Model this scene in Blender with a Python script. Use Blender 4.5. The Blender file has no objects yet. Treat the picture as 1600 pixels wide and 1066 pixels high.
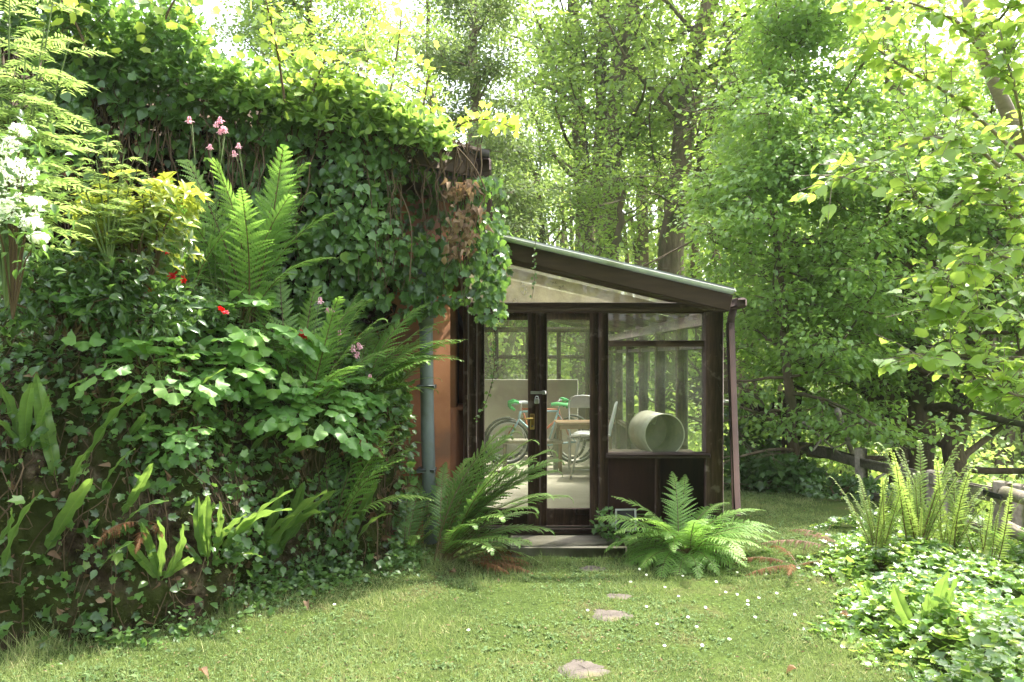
import bpy, math, random
import numpy as np
from mathutils import Vector, Matrix

random.seed(11)
RNG = np.random.default_rng(5)
SC = bpy.context.scene
COL = SC.collection
R = math.radians
PI = math.pi
FPX, CAMZ = 1150.0, 1.6


def at(px, py, Y):
    """a point of the place at depth Y, from its place in the 1600 px photograph"""
    return ((px - 800.0) * Y / FPX, Y, CAMZ - (py - 560.0) * Y / FPX)


# ------------------------------------------------------------------ noise
def _hash(ix, iy, iz, seed):
    h = (ix * 374761393 + iy * 668265263 + iz * 2147483647 + seed * 974634777) & 0xFFFFFFFF
    h = ((h ^ (h >> 13)) * 1274126177) & 0xFFFFFFFF
    h = h ^ (h >> 16)
    return (h & 0xFFFF) / 65535.0


def noise3(P, scale=1.0, seed=0):
    P = np.asarray(P, float) * scale
    I = np.floor(P).astype(np.int64)
    f = P - I
    f = f * f * (3 - 2 * f)
    out = np.zeros(len(P))
    for dx in (0, 1):
        for dy in (0, 1):
            for dz in (0, 1):
                w = (f[:, 0] if dx else 1 - f[:, 0]) * (f[:, 1] if dy else 1 - f[:, 1]) * (f[:, 2] if dz else 1 - f[:, 2])
                out += w * _hash(I[:, 0] + dx, I[:, 1] + dy, I[:, 2] + dz, seed)
    return out


def sstep(a, b, x):
    t = np.clip((np.asarray(x, float) - a) / (b - a), 0, 1)
    return t * t * (3 - 2 * t)


# ------------------------------------------------------------------ geometry collector
class Geo:
    def __init__(s):
        s.V, s.F, s.T, s.M, s.n = [], [], [], [], 0

    def add(s, V, F, tint=0.5, mi=0):
        V = np.asarray(V, float).reshape(-1, 3)
        F = np.asarray(F, np.int64)
        if len(F) == 0:
            return s
        s.V.append(V)
        s.F.append(F + s.n)
        s.T.append(np.broadcast_to(np.asarray(tint, float), (len(F),)).copy())
        s.M.append(np.full(len(F), mi, np.int32))
        s.n += len(V)
        return s

    def mesh(s, name, mats, smooth=False):
        me = bpy.data.meshes.new(name)
        if not isinstance(mats, (list, tuple)):
            mats = [mats]
        if s.n:
            V = np.concatenate(s.V)
            loops = np.concatenate([f.ravel() for f in s.F])
            sizes = np.concatenate([np.full(len(f), f.shape[1]) for f in s.F])
            starts = np.concatenate([[0], np.cumsum(sizes)[:-1]])
            me.vertices.add(len(V))
            me.vertices.foreach_set('co', V.astype(np.float32).ravel())
            me.loops.add(len(loops))
            me.loops.foreach_set('vertex_index', loops.astype(np.int32))
            me.polygons.add(len(sizes))
            me.polygons.foreach_set('loop_start', starts.astype(np.int32))
            me.polygons.foreach_set('material_index', np.concatenate(s.M).astype(np.int32))
            a = me.attributes.new('tint', 'FLOAT', 'FACE')
            a.data.foreach_set('value', np.concatenate(s.T).astype(np.float32))
            me.update(calc_edges=True)
            if smooth:
                me.polygons.foreach_set('use_smooth', np.ones(len(sizes), bool))
        for m in mats:
            me.materials.append(m)
        return me

    def obj(s, name, mats, parent=None, smooth=False, loc=None):
        o = bpy.data.objects.new(name, s.mesh(name, mats, smooth))
        COL.objects.link(o)
        if parent is not None:
            o.parent = parent
        if loc is not None:
            o.location = loc
        return o


def tag(o, label=None, cat=None, group=None, kind=None):
    if label: o['label'] = label
    if cat: o['category'] = cat
    if group: o['group'] = group
    if kind: o['kind'] = kind
    return o


def thing(name, label, cat, loc=(0, 0, 0), rotz=0.0, group=None):
    o = bpy.data.objects.new(name, None)
    o.empty_display_size = 0.2
    COL.objects.link(o)
    o.location = loc
    o.rotation_euler = (0, 0, rotz)
    return tag(o, label, cat, group)


def place(mesh, name, parent=None, M=None):
    o = bpy.data.objects.new(name, mesh)
    COL.objects.link(o)
    if parent is not None: o.parent = parent
    if M is not None: o.matrix_basis = M
    return o


# ------------------------------------------------------------------ primitives
CUBE_F = np.array([[0, 3, 2, 1], [4, 5, 6, 7], [0, 1, 5, 4], [1, 2, 6, 5], [2, 3, 7, 6], [3, 0, 4, 7]])


def box(g, x0, x1, y0, y1, z0, z1, bev=0.0, M=None, mi=0, tint=0.5):
    """box with chamfered edges (bev) so that edges catch light"""
    if bev <= 0:
        V = np.array([[x0, y0, z0], [x1, y0, z0], [x1, y1, z0], [x0, y1, z0], [x0, y0, z1], [x1, y0, z1], [x1, y1, z1], [x0, y1, z1]], float)
        F = [CUBE_F]
    else:
        b = min(bev, abs(x1 - x0) * .45, abs(y1 - y0) * .45, abs(z1 - z0) * .45)
        lo = np.array([x0, y0, z0]); hi = np.array([x1, y1, z1])
        V = []; idx = {}
        for sx in (0, 1):
            for sy in (0, 1):
                for sz in (0, 1):
                    c = [(hi if s else lo)[k] for k, s in enumerate((sx, sy, sz))]
                    for ax in range(3):
                        p = list(c)
                        for k, s in enumerate((sx, sy, sz)):
                            if k != ax:
                                p[k] += -b if s else b
                        idx[(sx, sy, sz, ax)] = len(V); V.append(p)
        V = np.array(V, float)
        q = []; t = []
        for ax in range(3):
            o1, o2 = [k for k in range(3) if k != ax]
            for s in (0, 1):
                f = []
                for (a, b2) in ((0, 0), (1, 0), (1, 1), (0, 1)):
                    k = [0, 0, 0]; k[ax] = s; k[o1] = a; k[o2] = b2
                    f.append(idx[(*k, ax)])
                if (s == 1) != (ax != 1): f = f[::-1]
                q.append(f)
            for a in (0, 1):
                for b2 in (0, 1):
                    k0 = [0, 0, 0]; k0[o1] = a; k0[o2] = b2; k1 = list(k0); k1[ax] = 1
                    f = [idx[(*k0, o1)], idx[(*k0, o2)], idx[(*k1, o2)], idx[(*k1, o1)]]
                    q.append(f)
        for sx in (0, 1):
            for sy in (0, 1):
                for sz in (0, 1):
                    t.append([idx[(sx, sy, sz, k)] for k in range(3)])
        F = [np.array(q), np.array(t)]
    if M is not None:
        V = (np.asarray(M.to_3x3()) @ V.T).T + np.asarray(M.translation)
    n0 = g.n
    first = True
    for f in F:
        if first:
            g.add(V, f, tint, mi); first = False
        else:
            g.V.append(np.zeros((0, 3))); g.F.append(f + n0); g.T.append(np.full(len(f), tint)); g.M.append(np.full(len(f), mi, np.int32))
    return g


def beam(g, p, q, w, h, up=(0, 0, 1), bev=0.004, mi=0, tint=0.5):
    """rectangular bar from p to q; w across, h along up"""
    p = Vector(p); q = Vector(q); d = q - p; L = d.length; d.normalize()
    x = d.cross(Vector(up)).normalized(); z = x.cross(d).normalized()
    M = Matrix((( x.x, d.x, z.x, p.x), (x.y, d.y, z.y, p.y), (x.z, d.z, z.z, p.z), (0, 0, 0, 1)))
    return box(g, -w / 2, w / 2, 0, L, -h / 2, h / 2, bev, M, mi, tint)


def tube(g, pts, rads, sides=6, mi=0, tint=0.5, caps=True, rough=0.0):
    P = np.asarray(pts, float); n = len(P)
    r = np.broadcast_to(np.asarray(rads, float), (n,))
    T = np.gradient(P, axis=0); T /= np.linalg.norm(T, axis=1, keepdims=True) + 1e-12
    ref = np.array([0, 0, 1.]) if abs(T[0, 2]) < .9 else np.array([1., 0, 0])
    V = np.zeros((n, sides, 3)); a = np.arange(sides) * 2 * PI / sides
    u = np.cross(T[0], ref); u /= np.linalg.norm(u)
    for i in range(n):
        u = u - T[i] * np.dot(u, T[i]); u /= np.linalg.norm(u) + 1e-12
        v = np.cross(T[i], u)
        rr = r[i] * (1 + (rough * RNG.standard_normal(sides) if rough else 0))
        V[i] = P[i] + (np.cos(a) * rr)[:, None] * u + (np.sin(a) * rr)[:, None] * v
    k = np.arange(sides); kn = (k + 1) % sides
    F = np.concatenate([np.stack([i * sides + k, i * sides + kn, (i + 1) * sides + kn, (i + 1) * sides + k], 1) for i in range(n - 1)])
    n0 = g.n
    g.add(V.reshape(-1, 3), F, tint, mi)
    if caps:
        for f in (np.arange(sides)[::-1], (n - 1) * sides + np.arange(sides)):
            g.V.append(np.zeros((0, 3))); g.F.append(f[None, :] + n0); g.T.append(np.full(1, tint)); g.M.append(np.full(1, mi, np.int32))
    return g


def ring(g, c, rad, r, axis=(0, 1, 0), seg=28, sides=6, mi=0, arc=(0, 2 * PI)):
    """torus (or arc of one) round an axis"""
    ax = Vector(axis).normalized()
    u = ax.orthogonal().normalized(); v = ax.cross(u)
    full = abs(arc[1] - arc[0] - 2 * PI) < 1e-6
    ts = np.linspace(arc[0], arc[1], seg + 1)
    pts = [Vector(c) + (u * math.cos(t) + v * math.sin(t)) * rad for t in ts]
    return tube(g, [tuple(p) for p in pts], r, sides, mi, caps=not full)


# ------------------------------------------------------------------ leaves
def leaf_quad(w=.6, fold=.12):
    V = np.array([[0, 0, 0], [w / 2, .45, fold], [0, 1, -.05], [-w / 2, .45, fold]])
    return V, np.array([[0, 1, 2, 3]])


def leaf_ovate(w=.7, fold=.1, droop=.15):
    V = np.array([[0, 0, 0], [-.36 * w, .22, fold * .8], [0, .25, 0], [.36 * w, .22, fold * .8], [-.48 * w, .5, fold], [0, .5, -droop * .25],
                  [.48 * w, .5, fold], [-.26 * w, .8, fold * .4 - droop * .6], [0, .8, -droop * .6], [.26 * w, .8, fold * .4 - droop * .6], [0, 1.05, -droop * 1.2]])
    F = np.array([[0, 2, 1, 1], [0, 3, 2, 2], [1, 2, 5, 4], [2, 3, 6, 5], [4, 5, 8, 7], [5, 6, 9, 8], [7, 8, 10, 10], [8, 9, 10, 10]])
    T = np.array([[0, 2, 1], [0, 3, 2], [1, 2, 5], [1, 5, 4], [2, 3, 6], [2, 6, 5], [4, 5, 8], [4, 8, 7], [5, 6, 9], [5, 9, 8], [7, 8, 10], [8, 9, 10]])
    return V, T


def leaf_fine(w=.9, fold=.10, droop=.25, wave=.03):
    """broad leaf with a pointed tip, sunken midrib and gently waved margin"""
    rows = [(0, .06), (.08, .30), (.22, .44), (.40, .50), (.58, .46), (.74, .33), (.88, .15), (1.06, .0)]
    V = []
    for i, (t, h) in enumerate(rows):
        z = -droop * t * t
        wv = wave * (1 if i % 2 else -1)
        V += [[-h * w, t, z + fold * h * 2 + wv], [0, t + .01, z], [h * w, t, z + fold * h * 2 - wv]]
    F = []
    for i in range(len(rows) - 1):
        a = 3 * i; F += [[a, a + 1, a + 4, a + 3], [a + 1, a + 2, a + 5, a + 4]]
    return np.array(V), np.array(F)


def leaf_lobed(lobes, cup=.08):
    """fan leaf from (angle deg from tip, radius) outline around a centre; base at the origin, tip along +y"""
    c = np.array([0, .35, -cup])
    out = []
    for a, r in lobes:
        a = R(a)
        out.append([math.sin(a) * r, .35 + math.cos(a) * r, cup * (abs(math.sin(a))) * .8])
    V = np.array([c] + out); n = len(out)
    F = np.array([[0, 1 + i, 1 + (i + 1) % n] for i in range(n)])
    return V, F


IVY = [(0, .68), (18, .46), (38, .36), (55, .52), (72, .40), (95, .33), (118, .44), (150, .40), (180, .33),
       (-150, .40), (-118, .44), (-95, .33), (-72, .40), (-55, .52), (-38, .36), (-18, .46)]
IVY_ADULT = [(0, .70), (20, .50), (45, .42), (80, .42), (115, .42), (150, .40), (180, .34), (-150, .40), (-115, .42), (-80, .42), (-45, .42), (-20, .50)]


def frames(Y, N):
    """side/dir/normal frames from leaf directions and wished normals"""
    Y = Y / (np.linalg.norm(Y, axis=1, keepdims=True) + 1e-9)
    X = np.cross(Y, N); X /= np.linalg.norm(X, axis=1, keepdims=True) + 1e-9
    Z = np.cross(X, Y)
    return np.stack([X, Y, Z], 2)


def scatter(g, tpl, pos, D, N, size, tint=0.5, mi=0, chunk=60000):
    TV, TF = tpl
    pos = np.asarray(pos, float); n = len(pos)
    if n == 0: return g
    size = np.broadcast_to(np.asarray(size, float), (n,)); tint = np.broadcast_to(np.asarray(tint, float), (n,))
    Fm = frames(np.asarray(D, float), np.asarray(N, float))
    V = pos[:, None, :] + np.einsum('nij,kj->nki', Fm, TV) * size[:, None, None]
    F = TF[None] + (np.arange(n) * len(TV))[:, None, None]
    return g.add(V.reshape(-1, 3), F.reshape(-1, TF.shape[1]), np.repeat(tint, len(TF)), mi)


def rnd(n, s=1.0):
    return RNG.standard_normal((n, 3)) * s


# ------------------------------------------------------------------ materials
def nodes_of(name):
    m = bpy.data.materials.new(name); m.use_nodes = True
    nt = m.node_tree; nt.nodes.clear()
    return m, nt, nt.nodes, nt.links


def ramp(N, stops):
    r = N.new('ShaderNodeValToRGB'); e = r.color_ramp.elements
    while len(e) < len(stops): e.new(.5)
    for k, (p, c) in enumerate(stops):
        e[k].position = p; e[k].color = (*c, 1)
    return r


def leaf_mat(name, stops, trans=(.12, .22, .02), tw=1.0, rough=.42, spec=.45, obvar=.0):
    """leaf: reflecting Principled plus light let through; colour varies leaf by leaf (face attribute tint)"""
    def soft(c, d=.10):
        if not (c[1] > c[0] * 1.05 and c[1] > c[2]): return c
        l = .3 * c[0] + .6 * c[1] + .1 * c[2]
        return tuple(v * (1 - d) + l * d for v in c)
    stops = [(p_, soft(c_)) for p_, c_ in stops]; trans = soft(trans, .14)
    m, nt, N, L = nodes_of(name)
    out = N.new('ShaderNodeOutputMaterial')
    at_ = N.new('ShaderNodeAttribute'); at_.attribute_name = 'tint'
    rp = ramp(N, stops)
    fac = at_.outputs['Fac']
    if obvar:
        oi = N.new('ShaderNodeObjectInfo')
        mm = N.new('ShaderNodeMath'); mm.operation = 'MULTIPLY_ADD'
        L.new(oi.outputs['Random'], mm.inputs[0]); mm.inputs[1].default_value = obvar; mm.inputs[2].default_value = -obvar / 2
        ad = N.new('ShaderNodeMath'); ad.operation = 'ADD'
        L.new(fac, ad.inputs[0]); L.new(mm.outputs[0], ad.inputs[1]); fac = ad.outputs[0]
    L.new(fac, rp.inputs[0])
    p = N.new('ShaderNodeBsdfPrincipled')
    L.new(rp.outputs[0], p.inputs['Base Color'])
    p.inputs['Roughness'].default_value = rough; p.inputs['Specular IOR Level'].default_value = spec
    t = N.new('ShaderNodeBsdfTranslucent')
    mx = N.new('ShaderNodeMix'); mx.data_type = 'RGBA'; mx.blend_type = 'MULTIPLY'; mx.inputs[0].default_value = 1.0
    gain = N.new('ShaderNodeMix'); gain.data_type = 'RGBA'; gain.inputs[0].default_value = .55
    L.new(rp.outputs[0], gain.inputs[6]); gain.inputs[7].default_value = (*trans, 1)
    hs = N.new('ShaderNodeHueSaturation'); hs.inputs['Value'].default_value = tw; hs.inputs['Saturation'].default_value = 1.05
    L.new(gain.outputs[2], hs.inputs['Color'])
    L.new(hs.outputs[0], t.inputs['Color'])
    ad2 = N.new('ShaderNodeAddShader')
    L.new(p.outputs[0], ad2.inputs[0]); L.new(t.outputs[0], ad2.inputs[1])
    L.new(ad2.outputs[0], out.inputs['Surface'])
    return m


def surf_mat(name, stops, scale=6.0, rough=.7, bump=.3, detail=6, stretch=(1, 1, 1), metal=0.0, spec=.4, dist=.01, second=None):
    """solid surface: noise mottled colour, optional second patchy colour, bump"""
    m, nt, N, L = nodes_of(name)
    out = N.new('ShaderNodeOutputMaterial'); p = N.new('ShaderNodeBsdfPrincipled')
    tc = N.new('ShaderNodeTexCoord'); mp = N.new('ShaderNodeMapping'); mp.inputs['Scale'].default_value = stretch
    L.new(tc.outputs['Object'], mp.inputs['Vector'])
    nz = N.new('ShaderNodeTexNoise'); nz.inputs['Scale'].default_value = scale; nz.inputs['Detail'].default_value = detail; nz.inputs['Roughness'].default_value = .62
    L.new(mp.outputs[0], nz.inputs['Vector'])
    rp = ramp(N, stops); L.new(nz.outputs['Fac'], rp.inputs[0])
    col = rp.outputs[0]
    if second:
        sc2, lo, hi, c2 = second
        n2 = N.new('ShaderNodeTexNoise'); n2.inputs['Scale'].default_value = sc2; n2.inputs['Detail'].default_value = 5
        L.new(tc.outputs['Object'], n2.inputs['Vector'])
        mr = N.new('ShaderNodeMapRange'); mr.inputs['From Min'].default_value = lo; mr.inputs['From Max'].default_value = hi
        L.new(n2.outputs['Fac'], mr.inputs['Value'])
        mx = N.new('ShaderNodeMix'); mx.data_type = 'RGBA'
        L.new(mr.outputs[0], mx.inputs[0]); L.new(col, mx.inputs[6]); mx.inputs[7].default_value = (*c2, 1)
        col = mx.outputs[2]
    L.new(col, p.inputs['Base Color'])
    p.inputs['Roughness'].default_value = rough; p.inputs['Metallic'].default_value = metal; p.inputs['Specular IOR Level'].default_value = spec
    if bump:
        b = N.new('ShaderNodeBump'); b.inputs['Strength'].default_value = bump; b.inputs['Distance'].default_value = dist
        L.new(nz.outputs['Fac'], b.inputs['Height']); L.new(b.outputs[0], p.inputs['Normal'])
    L.new(p.outputs[0], out.inputs['Surface'])
    return m


def glass_mat(name, film=.10, film_col=(.5, .5, .42), tint=(.95, .98, .95), scale=3.0, gloss=1.0, patches=.5):
    """thin window pane: clear, mirror-like at grazing angles, with patchy dust that also paints haze and reflections"""
    m, nt, N, L = nodes_of(name)
    out = N.new('ShaderNodeOutputMaterial')
    tr = N.new('ShaderNodeBsdfTransparent'); tr.inputs[0].default_value = (*tint, 1)
    gl = N.new('ShaderNodeBsdfGlossy'); gl.inputs['Roughness'].default_value = .02
    fr = N.new('ShaderNodeFresnel'); fr.inputs[0].default_value = 1.5
    geo = N.new('ShaderNodeNewGeometry')
    ml = N.new('ShaderNodeMath'); ml.operation = 'MULTIPLY'; ml.inputs[1].default_value = 2.4 * gloss
    bf = N.new('ShaderNodeMath'); bf.operation = 'SUBTRACT'; bf.inputs[0].default_value = 1.0
    L.new(geo.outputs['Backfacing'], bf.inputs[1])
    m2 = N.new('ShaderNodeMath'); m2.operation = 'MULTIPLY'
    L.new(fr.outputs[0], ml.inputs[0]); L.new(ml.outputs[0], m2.inputs[0]); L.new(bf.outputs[0], m2.inputs[1])
    s1 = N.new('ShaderNodeMixShader'); L.new(m2.outputs[0], s1.inputs[0]); L.new(tr.outputs[0], s1.inputs[1]); L.new(gl.outputs[0], s1.inputs[2])
    df = N.new('ShaderNodeBsdfDiffuse'); df.inputs[0].default_value = (*film_col, 1)
    tl = N.new('ShaderNodeBsdfTranslucent'); tl.inputs[0].default_value = (*film_col, 1)
    dm = N.new('ShaderNodeMixShader'); dm.inputs[0].default_value = .5; L.new(df.outputs[0], dm.inputs[1]); L.new(tl.outputs[0], dm.inputs[2])
    tc = N.new('ShaderNodeTexCoord')
    n1 = N.new('ShaderNodeTexNoise'); n1.inputs['Scale'].default_value = scale; n1.inputs['Detail'].default_value = 8; n1.inputs['Roughness'].default_value = .7
    L.new(tc.outputs['Object'], n1.inputs['Vector'])
    mr = N.new('ShaderNodeMapRange'); mr.inputs['From Min'].default_value = .3; mr.inputs['From Max'].default_value = .75
    mr.inputs['To Min'].default_value = film * (1 - patches); mr.inputs['To Max'].default_value = film * (1 + patches)
    L.new(n1.outputs['Fac'], mr.inputs['Value'])
    s2 = N.new('ShaderNodeMixShader'); L.new(mr.outputs[0], s2.inputs[0]); L.new(s1.outputs[0], s2.inputs[1]); L.new(dm.outputs[0], s2.inputs[2])
    L.new(s2.outputs[0], out.inputs['Surface'])
    return m


def plain_mat(name, c, rough=.5, metal=0.0, spec=.5):
    return surf_mat(name, [(.3, tuple(x * .85 for x in c)), (.7, tuple(min(1, x * 1.1) for x in c))], scale=9, rough=rough, bump=.08, metal=metal, spec=spec)
# ================================================================== camera, sky, sun
cam = bpy.data.cameras.new('camera'); camo = bpy.data.objects.new('camera', cam); COL.objects.link(camo)
camo.location = (0, 0, CAMZ); camo.rotation_euler = (R(90), 0, 0)
cam.sensor_width = 36; cam.lens = 36 * FPX / 1600; cam.shift_y = 27 / 1600
cam.clip_start = .05; cam.clip_end = 2000
SC.camera = camo

SUN_EL, SUN_AZ = 62.0, 46.0           # azimuth from straight ahead, positive = right
w = bpy.data.worlds.new('World'); SC.world = w; w.use_nodes = True
nt = w.node_tree; bg = nt.nodes['Background']
sky = nt.nodes.new('ShaderNodeTexSky'); sky.sky_type = 'NISHITA'; sky.sun_disc = False
sky.sun_elevation = R(SUN_EL); sky.sun_rotation = R(SUN_AZ); sky.dust_density = 4.0; sky.air_density = 1.0; sky.ozone_density = .6
hsv = nt.nodes.new('ShaderNodeHueSaturation'); hsv.inputs['Saturation'].default_value = .45     # thin white haze over the blue
nt.links.new(sky.outputs[0], hsv.inputs['Color']); nt.links.new(hsv.outputs[0], bg.inputs[0]); bg.inputs[1].default_value = .15
sd = bpy.data.lights.new('sun', 'SUN'); sd.energy = 2.5; sd.angle = R(1.5); sd.color = (1, .95, .84)
so = bpy.data.objects.new('sun', sd); COL.objects.link(so)
tosun = Vector((math.sin(R(SUN_AZ)) * math.cos(R(SUN_EL)), math.cos(R(SUN_AZ)) * math.cos(R(SUN_EL)), math.sin(R(SUN_EL))))
so.rotation_euler = tosun.to_track_quat('Z', 'Y').to_euler()
SC.view_settings.view_transform = 'Standard'; SC.view_settings.look = 'None'; SC.view_settings.exposure = 2.38; SC.view_settings.gamma = 1
SC.cycles.use_denoising = True
SC.cycles.max_bounces = 8; SC.cycles.diffuse_bounces = 3; SC.cycles.glossy_bounces = 3; SC.cycles.transmission_bounces = 6; SC.cycles.transparent_max_bounces = 24
SC.cycles.caustics_reflective = False; SC.cycles.caustics_refractive = False
SC.cycles.sample_clamp_indirect = 6.0

# ================================================================== solid materials
M_WOOD = surf_mat('brown_stained_wood', [(.28, (.020, .010, .007)), (.5, (.052, .025, .017)), (.72, (.105, .06, .043))], scale=6, stretch=(9, 9, .7), rough=.55, bump=.55, detail=10, second=(9, .60, .68, (.15, .11, .09)))
M_WOOD_H = surf_mat('brown_stained_rail', [(.28, (.018, .010, .007)), (.5, (.047, .024, .017)), (.72, (.10, .058, .042))], scale=6, stretch=(.7, 9, 9), rough=.52, bump=.5, detail=10, second=(6, .62, .72, (.12, .08, .062)))
M_PANEL = surf_mat('brown_wood_panel', [(.3, (.030, .012, .009)), (.7, (.055, .024, .018))], scale=4, stretch=(6, 6, .8), rough=.55, bump=.2, second=(3, .55, .75, (.02, .012, .01)))
M_PIPE = surf_mat('brown_plastic_pipe', [(.3, (.042, .028, .025)), (.7, (.068, .044, .038))], scale=3, rough=.75, bump=.05, spec=.15, second=(5, .55, .75, (.035, .028, .022)))
M_GREYPIPE = surf_mat('grey_plastic_pipe', [(.3, (.13, .155, .16)), (.7, (.2, .225, .225))], scale=4, rough=.5, bump=.05, second=(4, .5, .72, (.09, .1, .08)))
M_CAP = surf_mat('grey_green_capping', [(.3, (.44, .47, .41)), (.7, (.60, .62, .55))], scale=8, rough=.45, bump=.12, second=(5, .6, .75, (.36, .38, .28)))
M_RENDER = surf_mat('orange_render', [(.25, (.27, .105, .045)), (.55, (.36, .15, .068)), (.8, (.43, .19, .095))], scale=3.2, rough=.85, bump=.5, detail=10, second=(2.4, .50, .66, (.19, .09, .05)))
M_FASCIA = surf_mat('weathered_fascia', [(.25, (.06, .042, .028)), (.6, (.15, .105, .065)), (.85, (.24, .175, .11))], scale=4, stretch=(1, 1, 6), rough=.8, bump=.4, second=(3, .5, .7, (.05, .045, .02)))
M_RAKE = surf_mat('mossy_brown_beam', [(.25, (.030, .015, .010)), (.6, (.056, .031, .022)), (.85, (.09, .056, .040))], scale=4, stretch=(1, 6, 6), rough=.6, bump=.35, second=(2.6, .60, .72, (.075, .066, .03)))
M_ROOF = surf_mat('roof_felt', [(.3, (.05, .045, .04)), (.7, (.09, .08, .07))], scale=12, rough=.9)
M_CONC = surf_mat('concrete', [(.25, (.20, .175, .14)), (.6, (.32, .285, .23)), (.85, (.42, .38, .32))], scale=5, rough=.9, bump=.4, detail=10, second=(2.2, .5, .68, (.14, .13, .07)))
M_FLOOR = surf_mat('dusty_concrete_floor', [(.25, (.42, .37, .28)), (.7, (.58, .53, .42))], scale=2.5, rough=.85, bump=.15, detail=8, second=(1.2, .55, .75, (.30, .26, .18)))
M_BOARD = surf_mat('pale_board', [(.25, (.74, .70, .60)), (.7, (.84, .81, .72))], scale=1.6, stretch=(1, 1, 2.5), rough=.8, bump=.15, second=(.9, .55, .8, (.55, .49, .38)))
M_DRUM = surf_mat('galvanised_sheet', [(.25, (.28, .26, .20)), (.6, (.40, .38, .30)), (.85, (.48, .46, .38))], scale=9, rough=.55, metal=.25, bump=.1, second=(4, .58, .75, (.33, .27, .17)))
M_DRUMIN = surf_mat('drum_inside_shade', [(.25, (.05, .05, .035)), (.6, (.10, .095, .06)), (.85, (.17, .14, .09))], scale=7, rough=.8, bump=.2)  # dark tone paints the shade inside the drum
M_WHITE = surf_mat('white_plastic', [(.3, (.74, .74, .70)), (.7, (.84, .84, .80))], scale=4, rough=.4, bump=.02)
M_GREYFAB = plain_mat('grey_chair_back', (.30, .29, .27), .6)
M_METAL = surf_mat('dull_steel', [(.3, (.45, .45, .43)), (.7, (.62, .62, .6))], scale=14, rough=.38, metal=.8, bump=.03)
M_BRASS = surf_mat('worn_brass', [(.3, (.55, .36, .09)), (.7, (.75, .54, .17))], scale=12, rough=.35, metal=.8, bump=.05)
M_BLACK = plain_mat('black_rubber', (.025, .025, .024), .7)
M_GREEN = plain_mat('green_grip', (.04, .42, .09), .45)
M_BLUEPAINT = plain_mat('pale_blue_paint', (.30, .47, .52), .35)
M_REDPAINT = plain_mat('orange_red_paint', (.50, .115, .05), .4)
M_SADDLE = plain_mat('grey_saddle', (.42, .43, .44), .5)
M_TABLE = surf_mat('brown_table_top', [(.3, (.20, .11, .055)), (.7, (.32, .19, .10))], scale=4, stretch=(1, 8, 1), rough=.5, bump=.1)
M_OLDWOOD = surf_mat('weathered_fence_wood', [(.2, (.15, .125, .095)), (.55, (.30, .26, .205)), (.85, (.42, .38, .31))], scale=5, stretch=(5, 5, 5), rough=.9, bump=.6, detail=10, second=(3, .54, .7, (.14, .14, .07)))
M_OLDDARK = surf_mat('dark_fence_wood', [(.2, (.045, .032, .022)), (.6, (.10, .07, .047)), (.85, (.15, .11, .075))], scale=6, rough=.9, bump=.5, second=(2, .5, .7, (.06, .07, .03)))  # darker, browner tone of old wood
M_GLASS = glass_mat('window_glass', .10, (.42, .43, .34))  # pale film strengthened to paint a bright haze over the interior
M_GLASSD = glass_mat('dirt_and_reflection_glass', .13, (.36, .40, .31), scale=2.6, patches=.85)  # milky film: real dirt plus hazy foliage reflection put into the colour
M_GLASSG = glass_mat('reflection_tinted_gable_glass', .55, (.66, .58, .40), scale=4, patches=.5)  # beige film paints reflections and the roof underside into the pane
M_GLASSR = glass_mat('translucent_roof_sheet', .24, (.80, .76, .62), scale=4, patches=.35)
M_DARKGLASS = glass_mat('house_window_glass', .05, (.3, .32, .3))
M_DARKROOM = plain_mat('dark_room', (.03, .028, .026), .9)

# ================================================================== ground
LAWN = -.15


def gz(x, y):
    x = np.asarray(x, float); y = np.asarray(y, float)
    P = np.stack([x, y, np.zeros_like(x)], -1).reshape(-1, 3)
    n = (noise3(P, .8, 3).reshape(x.shape) - .5) * .05 + (noise3(P, 3.5, 4).reshape(x.shape) - .5) * .018
    z = LAWN + n
    z = z - 6.5 * sstep(8.5, 34, y) - 3.4 * sstep(4.6, 13, x) * sstep(-3, 6, y) * (1 - .55 * sstep(9, 15, y))
    z = z + .10 * sstep(1.9, 3.0, x) * (1 - sstep(3.2, 4.4, x)) * (1 - sstep(7, 9, y))
    # far hillside beyond the valley, so that the wood closes the view
    z = z + 9.0 * sstep(45, 120, y) + 22 * sstep(120, 400, np.hypot(x, y))
    return z


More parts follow.
